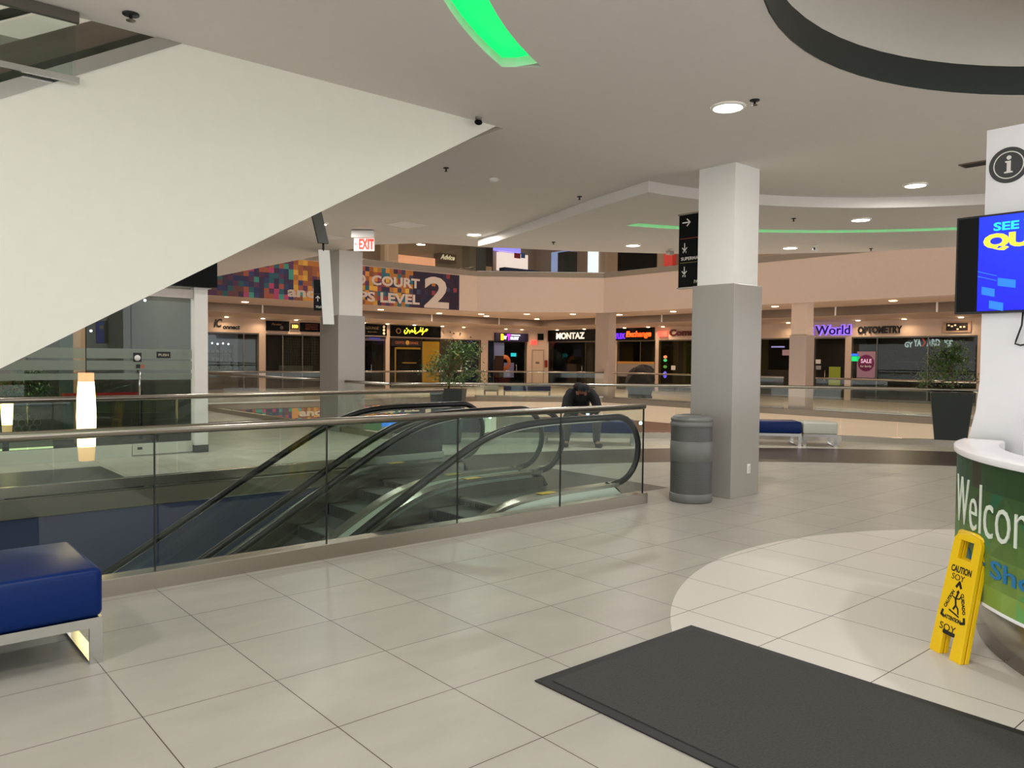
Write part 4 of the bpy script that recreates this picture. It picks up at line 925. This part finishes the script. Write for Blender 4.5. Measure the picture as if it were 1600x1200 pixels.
# 10 dark unit between the column and pink column
t = shop('dark empty shop window between near column and far pink column', 'R', 19.6, 17.05, M_SHOPD, 2.5, DKW)
O('neon_sign', MB().box(1.15, 1.6, .02, .05, 1.85, 2.1), mat('neon_frame', (40, 16, 16), .5, emit=(255, 190, 180), es=.25), t); O('window_lettering', MB().box(.6, 1.25, .03, .045, 2.2, 2.26), em('lilac_px', (150, 150, 220), .5), t); O('counter', MB().box(.0, 2.4, .5, .7, .1, 1.2), mat('grey_counter', (96, 88, 80), .6), t)
# 11 optometry door & window
t = shop('optometry shop door beneath glowing violet word letters', 'R', 16.98, 15.58, M_SHOPD, 2.0, DKW, doors=(.55,))
W1 = text('sign_lettering', 'E', (-.12, .02, 2.72, 3.06), .03, em('halo_violet', (150, 110, 255), 1.2), t, bold=.04, ext=.03)
lt_(t, 'World', .06, 1.66, 2.70, 3.14, em('halo_violet', (150, 110, 255), 1.3), .10, .02, ext=.01); lt_(t, 'World', .10, 1.62, 2.73, 3.11, mat('letter_indigo', (22, 10, 92), .4), .015, .05, ext=.02)
O('notice', MB().box(.7, 1.2, .03, .045, .6, 1.38), mat('lime_poster', (150, 168, 46), .5), t); O('notice', MB().box(.1, .32, .03, .045, 1.5, 1.68), M_WHITE, t); O('notice', MB().box(.12, .34, .03, .045, 1.25, 1.42), mat('notice_grey', (160, 160, 158), .5), t)
t = shop('wide dark optometry window with reflections and a pink sale poster', 'R', 15.33, 10.6, M_SHOPD, 2.5, DKW, mull=(1.05, 3.0))
lt_(t, 'OPTOMETRY', .28, 2.05, 2.74, 3.04, M_BLACK, .045, .03)
b = O('sale_poster', MB().box(.25, 1.0, .02, .045, .95, 2.02), mat('poster_pink', (176, 140, 164), .5), t); O('poster_blob', MB().ball((.62, .02, 1.55), .34, 16, (1, .04, 1)), mat('poster_plum', (120, 20, 90), .5), b)
lt_(b, 'SALE', .42, .86, 1.55, 1.72, em('poster_lt', (240, 200, 225), .5), .02, -.0, name='poster_lettering', ext=.004); lt_(b, 'for family', .4, .86, 1.36, 1.46, M_WHITE, .02, -.0, name='poster_lettering', ext=.004)
O('led_sign', MB().box(.02, .36, .02, .05, 1.62, 1.82), em('led_green', (20, 220, 120), .8), t); O('led_sign', MB().box(.0, .3, .02, .05, 1.84, 1.93), em('led_blue', (40, 120, 255), .8), t)
b = board(t, 3.55, 4.5, 2.74, 3.14, mat('frame_tan', (196, 164, 140), .5), .03); b2 = O('sign_face', MB().box(3.66, 4.4, -.06, -.05, 2.8, 3.08), mat('dark_brown', (38, 26, 20), .5), b)
for k, (x, z) in enumerate(((3.75, 3.0), (3.86, 2.96), (3.97, 3.0), (4.06, 2.85), (4.16, 2.93), (4.28, 2.93))): O('sign_symbol', MB().box(x-.035, x+.035, -.066, -.06, z-.03, z+.03), em('cream_px', (225, 205, 160), .7), b2)
O('interior_shelf', (lambda m: [m.box(1.3, 4.4, 1.2, 1.5, .4+.4*k, .43+.4*k) for k in range(4)] and m)(MB()), mat('grey_counter', (96, 88, 80), .6), t)
t = shop('dark shop window far right behind the white tower', 'R', 10.2, 4.2, M_SHOPD, 2.5, DKW, mull=(2, 4))
# opposite-side lit sign reflected in the window: a shop sign on the near side of the walkway is not visible, modelled lettering inside the window stands for the reflection
t = T('reflected_shop_sign', 'white neon lettering with red bracket hanging inside the optometry window', 'sign', (31.75, 13.25, 2.1), -pi/2)
for s, a0_, a1_, z0, z1 in (('GY', 0, .3, .08, .3), ('YA', .34, .62, .12, .4), ('ARD', .82, 1.3, .12, .4), ("'SE", 1.45, 1.75, .08, .36)): lt_(t, s, a0_, a1_, z0, z1, em('neon_white', (190, 215, 220), .7), .03, 0, name='sign_lettering')
O('sign_bracket', MB().tube([(.66, 0, .12), (.76, 0, .26), (.66, 0, .42)], .03, 8), em('neon_red', (190, 60, 40), .7), t)
# wash lights over the shop signs
def wash(x, y, d):
    t = T('downlight', 'tiny spotlight in the shop soffit among the row over far signs', 'ceiling light', (x, y, 3.268), 0, 'small soffit spotlights over the far shop signs')
    O('diffuser', MB().lathe([(0, -.02), (.075, -.02), (.085, -.004)], seg=12), M_DIFW, t)
    area('soffit_spot_beam', (x, y, 3.22), 11, .1, (1, .72, .45), (RAD(-22) if d == 'L' else 0, 0 if d == 'L' else RAD(22)*-1*-1, 0))
for u in (12.68, 14.32, 15.91, 19.45, 20.8, 22.41, 24.18, 25.59, 28.6, 29.8): wash(u, 33.9, 'L')
for v in (32.4, 30.25, 27.31, 25.72, 24.78, 17.95, 14.88, 13.07, 11.05): wash(31.2, v, 'R')
for x, y in ((11.42, 28.67), (17.26, 28.67), (20.43, 28.9), (22.06, 27.9), (23.21, 28.96), (23.39, 26.28), (26.5, 29.0), (24.71, 24.67), (26.38, 23.4), (26.05, 20.17), (26.0, 11.26), (26., 15.5), (26, 6.)):
    t = T('downlight', 'round recessed light in the far walkway ceiling', 'ceiling light', (x, y, 3.598), 0, 'recessed lights over the far walkway')
    O('diffuser', MB().lathe([(0, -.02), (.11, -.02), (.125, -.004)], seg=16), M_DIFW, t)
    area('walkway_beam', (x, y, 3.55), 48, .2, (1, .76, .58))

# ---- banners with colour mosaic
def mosaic(name, label, z0, z1, u0, u1, n_rows):
    t = T(name, label, 'banner', (0, 24.51, 0)); rng = random.Random(5); mb = MB(); s = (z1-z0)/n_rows; n = int((u1-u0)/s)+1
    PAL = {0: [(28, 44, 84), (60, 32, 66), (88, 34, 74), (34, 40, 96), (110, 60, 60), (30, 92, 96)], 1: [(34, 96, 110), (96, 44, 90), (64, 160, 140), (196, 66, 116), (52, 30, 76), (180, 90, 60), (44, 60, 110)],
           2: [(214, 158, 50), (236, 180, 70), (196, 120, 40), (168, 92, 48), (226, 150, 60), (140, 76, 44)], 3: [(40, 110, 120), (150, 60, 66), (60, 60, 90), (52, 36, 66), (190, 120, 50)], 4: [(34, 22, 48), (44, 20, 40), (30, 26, 60), (52, 26, 50)]}
    for i in range(n):
        x0, x1 = u0+i*s, min(u0+(i+1)*s, u1); um = x0
        z = 0 if um < 9.6 else 1 if um < 11.3 else 2 if um < 14.5 else 3 if um < 16.0 else 4
        for k in range(n_rows):
            mb.col = rng.choice(PAL[z] if rng.random() > .12 else PAL[max(0, z-1)]); mb.box(x0, x1, -.02, 0, z0+k*s, z0+(k+1)*s)
    O('printed_panel', mb, M_COLR, t, fixn=False); return t
M_BW = mat('banner_white', (226, 206, 190), .6)
t = mosaic('wall_banner', 'wide colourful mosaic banner with FOOD COURT lettering and a big number', 3.45, 4.80, 6.5, 18.26, 8)
f_ = lambda s, a0_, a1_, z0, z1, bd=.034: text('lettering', s, (a0_, a1_, z0, z1), .021, M_BW, t, bold=bd, ext=.01)
f_('FOOD', 12.55, 14.12, 4.16, 4.52); f_('COURT', 14.35, 16.41, 4.16, 4.52); f_('and', 11.18, 12.2, 3.55, 3.9); f_('SHOPS', 12.45, 14.5, 3.56, 3.92); f_('LEVEL', 14.72, 16.41, 3.56, 3.92); f_('2', 16.62, 17.76, 3.47, 4.66, .03)
t = mosaic('wall_banner', 'lower mosaic banner with LEVEL lettering seen through the railings', -.6, -.15, 6.5, 17.2, 4)
t.location = (0, 24.5, 0)
f_('and SHOPS', 11.6, 14.4, -.44, -.2); f_('LEVEL', 14.72, 16.41, -.44, -.2); f_('1', 16.7, 16.95, -.6, -.15)

# ---- far walkway things
bench('distant blue bench on the far walkway left of the seated person', (21.2, 25.25, 0), -.70928, 2.0, .6, .23, .45, group=None)
bench('distant pale cube seat left of the distant blue bench', (20.55, 25.78, 0), -.70928, .62, .6, .23, .45, name='cube_seat', cm=mat('grey_leatherette', (196, 196, 184), .45), part='seat_block')
t = T('covered_kiosk', 'low kiosk draped in black cloth on far walkway under the exchange sign', 'kiosk', (25.2, 21.16, 0), -.70928)
prof = [(.50, 0), (.52, .12), (.56, .3), (.60, .62), (.66, .66), (.64, .8), (.60, .95), (.56, 1.12), (.40, 1.28), (.2, 1.34), (0, 1.36)]
kb = MB(); nseg = 40; vs = []; fs = []
for i in range(nseg):
    a = 2*pi*i/nseg
    for k, (r_, z) in enumerate(prof):
        sq = 1/max(abs(cos(a)), abs(sin(a)))**.5; w = 1+.05*sin(a*9+k)*(1 if z < 1.2 else .5); q_ = 1.+.10*sin(a*5+k*1.7)*(z > .6); vs.append((r_*sq*w*q_*cos(a)*.88+.08*(z > 1.), r_*sq*w*q_*sin(a)*.7, (z+.07*sin(a*3+1)*(z > .9)+.04*sin(a*7)*(z > 1.1))*.96))
K = len(prof)
for i in range(nseg):
    j = (i+1) % nseg
    for k in range(K-1): fs.append((i*K+k, j*K+k, j*K+k+1, i*K+k+1))
O('cloth_cover', kb.add(vs, fs, True), mat('black_cloth', (24, 24, 24), .75), t, fixn=False); O('cart_base', MB().box(-.45, .45, -.35, .35, .0, .1), M_DKGREY, t)

# ---- glass-fronted lounge at left
t = T('glass_shopfront', 'frameless glass shopfront with frosted bands at left behind the pit', 'shop', (-6.0, 12.9, 0))
X = lambda u: u+6.
O('base_rail', MB().box(0, X(3.35), -.03, .03, .0, .19), mat('pale_rail', (206, 206, 194), .4), t)
d = O('door', MB().box(X(3.36), X(4.26), -.008, .008, .19, 2.48), M_SHOPG, t); O('bottom_rail', MB().box(X(3.36), X(4.26), -.03, .03, .02, .19), mat('pale_rail', (206, 206, 194), .4), d); O('lock', MB().box(X(3.43), X(3.5), -.034, -.03, .10, .14), M_DKGREY, d)
O('handle', MB().tube([(X(3.46), -.01, 1.32), (X(3.46), -.06, 1.32), (X(3.46), -.06, .92), (X(3.46), -.01, .92)], .016, 8), M_CHROME, d)
pl = O('push_label', MB().box(X(3.72), X(3.93), -.014, -.009, 1.52, 1.62), M_BLACK, d); text('lettering', 'PUSH', (X(3.75), X(3.90), 1.55, 1.59), .015, mat('label_gold', (190, 180, 150), .5), pl, bold=.02, ext=.001)
ps = O('door_sticker', MB().box(X(3.38), X(3.5), -.014, -.009, 1.46, 1.60), M_BLACK, d); O('badge', MB().lathe([(0, 0), (.045, 0), (.045, .003), (0, .003)], (0, 0, 0), 20), M_WHITE, ps, loc=(X(3.44), -.0145, 1.52)).rotation_euler = (pi/2, 0, 0)
O('door_sticker', MB().box(X(3.42), X(3.48), -.014, -.009, 1.36, 1.42), M_BLACK, d); O('door_sticker', MB().box(X(3.49), X(3.54), -.014, -.009, 1.365, 1.415), mat('sticker_red', (170, 90, 76), .5), d)
for a_, b_ in ((-6, .7), (.71, 1.97), (1.98, 3.35)): O('glass_pane', MB().box(X(a_), X(b_), -.006, .006, .19, 2.48), M_SHOPG, t)
FR = bpy.data.materials.new('frosted_film'); FR.use_nodes = True; nt = FR.node_tree; nt.nodes.clear(); o_ = nt.nodes.new('ShaderNodeOutputMaterial'); a_ = nt.nodes.new('ShaderNodeBsdfTransparent'); b_ = nt.nodes.new('ShaderNodeBsdfTranslucent'); b_.inputs[0].default_value = (.36, .40, .36, 1); c_ = nt.nodes.new('ShaderNodeBsdfDiffuse'); c_.inputs[0].default_value = (.13, .15, .135, 1)
ad = nt.nodes.new('ShaderNodeAddShader'); nt.links.new(b_.outputs[0], ad.inputs[0]); nt.links.new(c_.outputs[0], ad.inputs[1]); mx_ = nt.nodes.new('ShaderNodeMixShader'); mx_.inputs[0].default_value = .42; nt.links.new(a_.outputs[0], mx_.inputs[1]); nt.links.new(ad.outputs[0], mx_.inputs[2]); nt.links.new(mx_.outputs[0], o_.inputs[0])
for z0, z1 in ((1.51, 1.66), (1.335, 1.475), (1.19, 1.285)): O('frosted_band', MB().box(0, X(4.26), -.012, -.0095, z0, z1), FR, t)
O('header', MB().box(0, X(4.27), -.05, .05, 2.48, 2.62), mat('header_pink', (206, 196, 188), .6), t)
S('wall_shopfront_post', MB().box(4.28, 4.49, 12.82, 13.0, .12, 2.66), M_WHITE); S('baseboard_post', MB().box(4.275, 4.495, 12.81, 13.01, 0, .12), M_DKGREY)
b = tag(O('shop_sign', MB().box(-3, 4.62, 12.75, 12.95, 2.67, 3.42), M_BLACKG), 'black fascia sign with white script above the left glass shopfront', 'sign')
text('lettering', 'Delmar Caffe', (3.0, 4.22, 2.86, 3.12), 0, em('script_white', (225, 235, 240), .9), b, bold=.03, shear=.3, fn=lambda a, b_, dd: (a, 12.749-dd, b_), ext=.02)
S('wall_lounge_header', MB().box(-9, 4.6, 12.96, 13.1, 2.66, 3.799), M_WHITE)
S('wall_lounge_back', MB().box(-9, 4.45, 18.2, 18.4, 0, 3.799), mat('lounge_wall', (74, 74, 62), .8))
S('wall_lounge_side', MB().box(4.3, 4.45, 13.0, 18.2, 0, 3.799), mat('lounge_side', (70, 70, 60), .8))
t = T('lounge_counter', 'grey counter with honeycomb pattern and glowing lower edge inside the left shop', 'counter', (-3, 14.6, 0))
O('body', MB().box(0, 5.75, 0, .6, .27, .72), mat('counter_grey', (74, 78, 72), .5), t); O('top', MB().box(-.02, 5.8, -.05, .65, .72, .75), M_BLACKG, t)
O('glow_strip', MB().box(.0, 5.6, .02, .05, .20, .26), em('strip_warm', (226, 236, 180), 1.0), t); O('lower_panel', MB().box(0, 5.6, .02, .5, .04, .20), mat('panel_sage', (130, 136, 116), .4), t); O('glow_strip', MB().box(.0, 5.6, .0, .02, .02, .05), em('strip_warm', (226, 236, 180), 1.0), t)
hx = MB()
for i in range(3):
    for k in range(3):
        cx_, cz_ = 5.1+i*.11+(k % 2)*.055, .36+k*.095
        for q in range(6):
            a, b_ = RAD(60*q+30), RAD(60*q+90); hx.tube([(cx_+.055*cos(a), -.008, cz_+.055*sin(a)), (cx_+.055*cos(b_), -.008, cz_+.055*sin(b_))], .005, 4)
O('honeycomb', hx, mat('honey_line', (140, 148, 138), .5), t)
leafy('potted_plant', 'dark leafy plant behind the counter inside the left shop', (2.45, 15.9, 0), .75, .4, .3, 21, (.42, .8, 1.35, 0), .95)
t = T('table_lamp', 'small glowing warm lamp at far left edge inside the glass shop', 'lamp', (1.88, 14.0, .30)); O('shade', MB().lathe([(.07, .18), (.085, .5), (0, .5)], seg=20), M_LAMP, t); O('frosted_end', MB().lathe([(0, .0), (.06, .0), (.07, .18)], seg=20), M_LAMPD, t); 
tag(O('side_table', MB().box(1.6, 2.1, 13.8, 14.25, .26, .30).box(1.82, 1.9, 13.98, 14.06, 0, .26).box(1.7, 2.0, 13.9, 14.15, 0, .02), M_BLACKG), 'low black side table carrying the small lamp at far left', 'table')
t = T('barrier_post', 'black crowd barrier post with a red belt inside the glass shop door', 'barrier', (4.05, 15.0, 0)); O('base', MB().lathe([(0, 0), (.17, 0), (.17, .02), (.03, .05), (0, .05)], seg=24), M_DKGREY, t); O('pole', MB().lathe([(.03, .04), (.03, .92), (0, .93)], seg=14), M_BLACK, t); O('belt', MB().box(-1.25, 0, -.003, .003, .84, .9), mat('belt_red', (170, 24, 30), .6), t)
S('floor_lounge', MB().box(-9, 4.3, 13.0, 18.2, .001, .006), mat('lounge_carpet', (62, 60, 54), .8))
for k, (u0, u1, c) in enumerate(((-1.2, .3, (96, 84, 58)), (1.4, 1.9, (40, 40, 36)), (2.3, 2.75, (120, 96, 60)), (3.35, 3.6, (84, 104, 96)))): S('wall_lounge_panel_%d' % (k+1), MB().box(u0, u1, 18.1, 18.19, 0, 3.7), mat('lounge_panel_%d' % k, c, .7))
S('column_lounge', MB().box(3.06, 3.22, 15.2, 15.4, 0, 3.79), mat('tan_column', (206, 160, 110), .7))
t = T('ceiling_spot_cluster', 'small bright spotlights under the lounge ceiling behind the glass', 'ceiling light', (0, 0, 0))
for x, y, z in ((3.45, 15.6, 2.25), (3.3, 15.2, 1.98), (2.6, 16, 2.2), (3.75, 13.6, 2.46)): O('spot', MB().ball((x, y, z), .022, 8), em('cool_spot', (225, 235, 255), 6), t); O('stem', MB().tube([(x, y, z+.02), (x, y, 3.79)], .004, 5), M_BLACK, t)
area('lounge_beam', (1.2, 15.6, 3.7), 32, .3, (1, .86, .66)); area('lounge_beam', (3.6, 14., 3.7), 12, .3, (1, .86, .66))

# ---- upper level glimpsed above the banner
S('wall_upper_left', MB().box(-9, 30, 33.0, 33.2, 4.98, 8.6), mat('upper_wall', (170, 152, 132), .8))
S('wall_upper_right', MB().box(30, 30.2, -8, 33.0, 4.98, 8.6), mat('upper_wall', (170, 152, 132), .8))
for lb, pts in (('upper floor glass railing above the mosaic banner', [(7., 24.72), (19.25, 24.72)]), ('upper floor glass railing above the plain corner wall', [(19.3, 24.72), (23.33, 21.5)]), ('upper floor glass railing left of the black directory sign', [(23.36, 21.4), (23.36, 6.)])):
    railing('glass_railing', lb, pts, z=4.985, panel=2.0, glass_m=glass('upper_glass', (.86, .88, .82), 3.0) if 'mosaic' in lb else M_GLASSF, gz=.05)
def up(name, lb, cat, side, a0_, a1_, z0, z1, m, d=.3, off=0.):
    if side == 'L': mb = MB().box(a0_, a1_, 33-off-d, 32.98-off, z0, z1)
    else: mb = MB().box(30-off-d, 29.98-off, a1_, a0_, z0, z1)
    return tag(O(name, mb, m), lb, cat)
def upf(x): return x
S('column_upper_1', MB().box(19.4, 20.15, 31.9, 32.3, 4.98, 8.6), M_WALL)
up('food_counter_light', 'glowing pink-lit food counter on the upper floor left of the script sign', 'counter', 'L', 20.5, 22.85, 6.15, 6.62, em('pink_lit', (250, 176, 140), .9))
up('shop_sign', 'dark brown script sign on the upper floor beside the red blossoms', 'sign', 'L', 22.95, 24.05, 6.45, 6.92, mat('sign_maroon', (58, 30, 28), .5), .46)
text('lettering', 'Advice', (23.05, 23.95, 6.6, 6.86), 0, em('script_cream', (235, 225, 190), .9), bpy.data.objects['shop_sign.001'], bold=.03, shear=.3, fn=lambda a, b_, dd: (a, 32.535-dd, b_), ext=.01)
random.seed(4)
for lb, x, y in (('red blossom garland hanging on the upper floor left of the script sign', 17.9, 26.2), ('red blossom garland hanging on upper floor at the script sign', 19.9, 26.2)):
    fb = MB()
    for k in range(150):
        c = Vector((x+random.gauss(0, .22), y+random.gauss(0, .2), 6.72+random.gauss(0, .12))); dd = Vector((random.uniform(-1, 1), random.uniform(-1, 1), random.uniform(-1, 1))).normalized()*.08; s_ = dd.cross(Vector((.3, .2, 1))).normalized()*.04
        fb.col = (200+random.random()*40, 40+50*random.random(), 60+50*random.random()); fb.add([c, c+dd+s_, c+dd*1.6, c+dd-s_], [(0, 1, 2, 3)])
    fb.col = (120, 40, 40); fb.tube([(x, y, 6.8), (x, y, 8.6)], .01, 5)
    q = tag(O('blossom_garland', fb, M_COLR, fixn=False), lb, 'decoration'); q['kind'] = 'stuff'
t = tag(O('upper_planter', MB().box(22.9, 23.9, 29.9, 30.5, 4.99, 7.0), M_PLANT), 'tall dark green planter on the upper floor beside the dark pillar', 'planter')
S('column_upper_2', MB().box(24.5, 25.4, 31.2, 31.7, 4.98, 8.6), mat('dark_pillar', (44, 36, 32), .6))
up('white_box', 'small beige box at the foot of the upper dark pillar', 'box', 'L', 23.9, 24.6, 4.99, 6.15, mat('box_beige', (180, 160, 130), .6), .5, 2.2)
up('lightbox', 'glowing lilac lightbox high on upper floor', 'lightbox', 'L', 26.6, 28.6, 7.45, 7.85, em('lilac_lit', (150, 140, 245), 1.1))
up('lit_kiosk', 'brightly lit white stall on the upper floor above the blue counter', 'stall', 'L', 27.1, 29.15, 6.4, 7.38, em('white_lit', (245, 226, 214), .85))
up('poster', 'red square poster on the white upper stall', 'poster', 'L', 28.1, 28.56, 7.13, 7.42, mat('poster_red', (190, 60, 60), .5), .03, .31)
up('poster', 'blue square poster on the white upper stall', 'poster', 'L', 28.6, 28.9, 7.18, 7.47, mat('poster_blue', (90, 130, 190), .5), .03, .31)
up('blue_counter', 'long navy counter on the upper floor above the plain corner wall', 'counter', 'L', 26.8, 29.6, 4.99, 6.46, mat('navy_counter', (24, 40, 84), .5), .5, .6)
up('window_display', 'pale blue lit upper shop window', 'window', 'R', 31.6, 30.0, 5.6, 7.5, em('blue_lit', (150, 170, 214), .55), .1)
tag(O('upper_planter', MB().box(27.9, 28.5, 28.2, 29.0, 4.99, 7.05), M_PLANT), 'tall dark planter on the upper floor right of the blue window', 'planter')
up('lit_doorway', 'bright narrow white doorway on the upper floor', 'doorway', 'R', 28.8, 28.1, 5.2, 7.3, em('door_lit', (225, 235, 240), 1.1), .1)
up('shop_window', 'wide dark upper shop window above the right fascia', 'window', 'R', 26.7, 24.25, 5.2, 7.1, M_BLACKG, .1)
up('red_display', 'red display on the upper floor beside the black directory sign', 'display', 'R', 23.6, 23.1, 5.8, 6.7, mat('display_red', (200, 60, 50), .5, emit=(200, 60, 50), es=.3), .3)
for i, (x, y) in enumerate(((12, 28.8), (17, 28.8), (22, 28.6), (26.5, 25), (26.5, 18), (26.5, 10))): area('upper_fill', (x, y, 8.4), 90, .5, (1, .8, .62))  # added lights without fixtures, brightening the upper level and fascia

# ---- lower level glimpsed through the railings
S('wall_lower_left', MB().box(-9, 40, 29.5, 29.7, -4.5, -.76), mat('lower_wall', (170, 168, 158), .8))
S('wall_lower_right', MB().box(27.5, 27.7, -8, 29.5, -4.5, -.76), mat('lower_wall_pink', (168, 128, 110), .8))
def lowb(name, lb, cat, a0_, a1_, z0, z1, m): return tag(O(name, MB().box(a0_, a1_, 29.05, 29.48, z0, z1), m), lb, cat)
lowb('wall_lightbox', 'glowing blue panel on a lower floor shop seen through escalator glass', 'lightbox', 17.6, 19.0, -1.4, -1.05, em('blue_panel', (50, 130, 240), .9))
lowb('lower_shopfront', 'bright white lower floor shopfront seen between escalator handrails', 'shop', 19.0, 20.6, -2.6, -1.05, em('white_shop', (200, 220, 214), .75))
lowb('lower_shopfront', 'green lower floor shopfront left of the white one', 'shop', 16.2, 17.55, -2.4, -1.05, mat('green_shop', (84, 116, 84), .6, emit=(84, 116, 84), es=.3))
lowb('lower_shopfront', 'lit lower floor shopfront right of the dark planter', 'shop', 21.6, 23.2, -2.6, -1.1, em('mint_shop', (170, 206, 190), .7))
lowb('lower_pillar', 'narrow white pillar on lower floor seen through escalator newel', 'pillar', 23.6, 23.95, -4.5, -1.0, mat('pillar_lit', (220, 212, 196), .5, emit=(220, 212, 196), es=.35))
for x, z in ((21.9, -1.2), (23.2, -1.2), (24.3, -1.15), (25.6, -1.2), (26.3, -1.2)):
    t = T('track_light', 'tiny bright spotlight on the lower floor ceiling', 'spotlight', (x, 28.6, z), 0, 'lower floor spotlights'); O('bulb', MB().ball((0, 0, 0), .07, 10), em('cool_spot', (225, 235, 255), 6), t); O('stem', MB().tube([(0, 0, .05), (0, 0, -.76-z)], .012, 6), M_WHITE, t)
for v in (22.3, 21.8, 21.1):
    t = T('track_light', 'tiny bright spotlight on the lower floor right of the railing end', 'spotlight', (25.2, v, -1.05), 0, 'lower floor spotlights beside railing end'); O('bulb', MB().ball((0, 0, 0), .07, 10), em('cool_spot', (225, 235, 255), 6), t); O('stem', MB().tube([(0, 0, .05), (0, 0, .29)], .012, 6), M_WHITE, t)
for x, y in ((12, 18), (19, 18), (20, 8), (22, 27), (14, 27), (26, 16), (2, 7.8)): area('lower_fill', (x, y, -.9), 70, .5, (.95, 1, .88))  # added fixtureless lights that lift the lower level and pit
for x, y in ((14, 18), (19, 13), (19, 20), (19.5, 6)): point('upper_void_fill', (x, y, 7.6), 45, (1, .80, .64), .3); point('lower_void_fill', (x, y, -2.6), 260, (1, .82, .68), .3)  # added point fills with no lamp body, brightening the fascias round the void
point('shaft_fill', (1.0, 7.9, 6.6), 120, (1, .85, .7), .3)  # added fill light that lightens the escalator opening
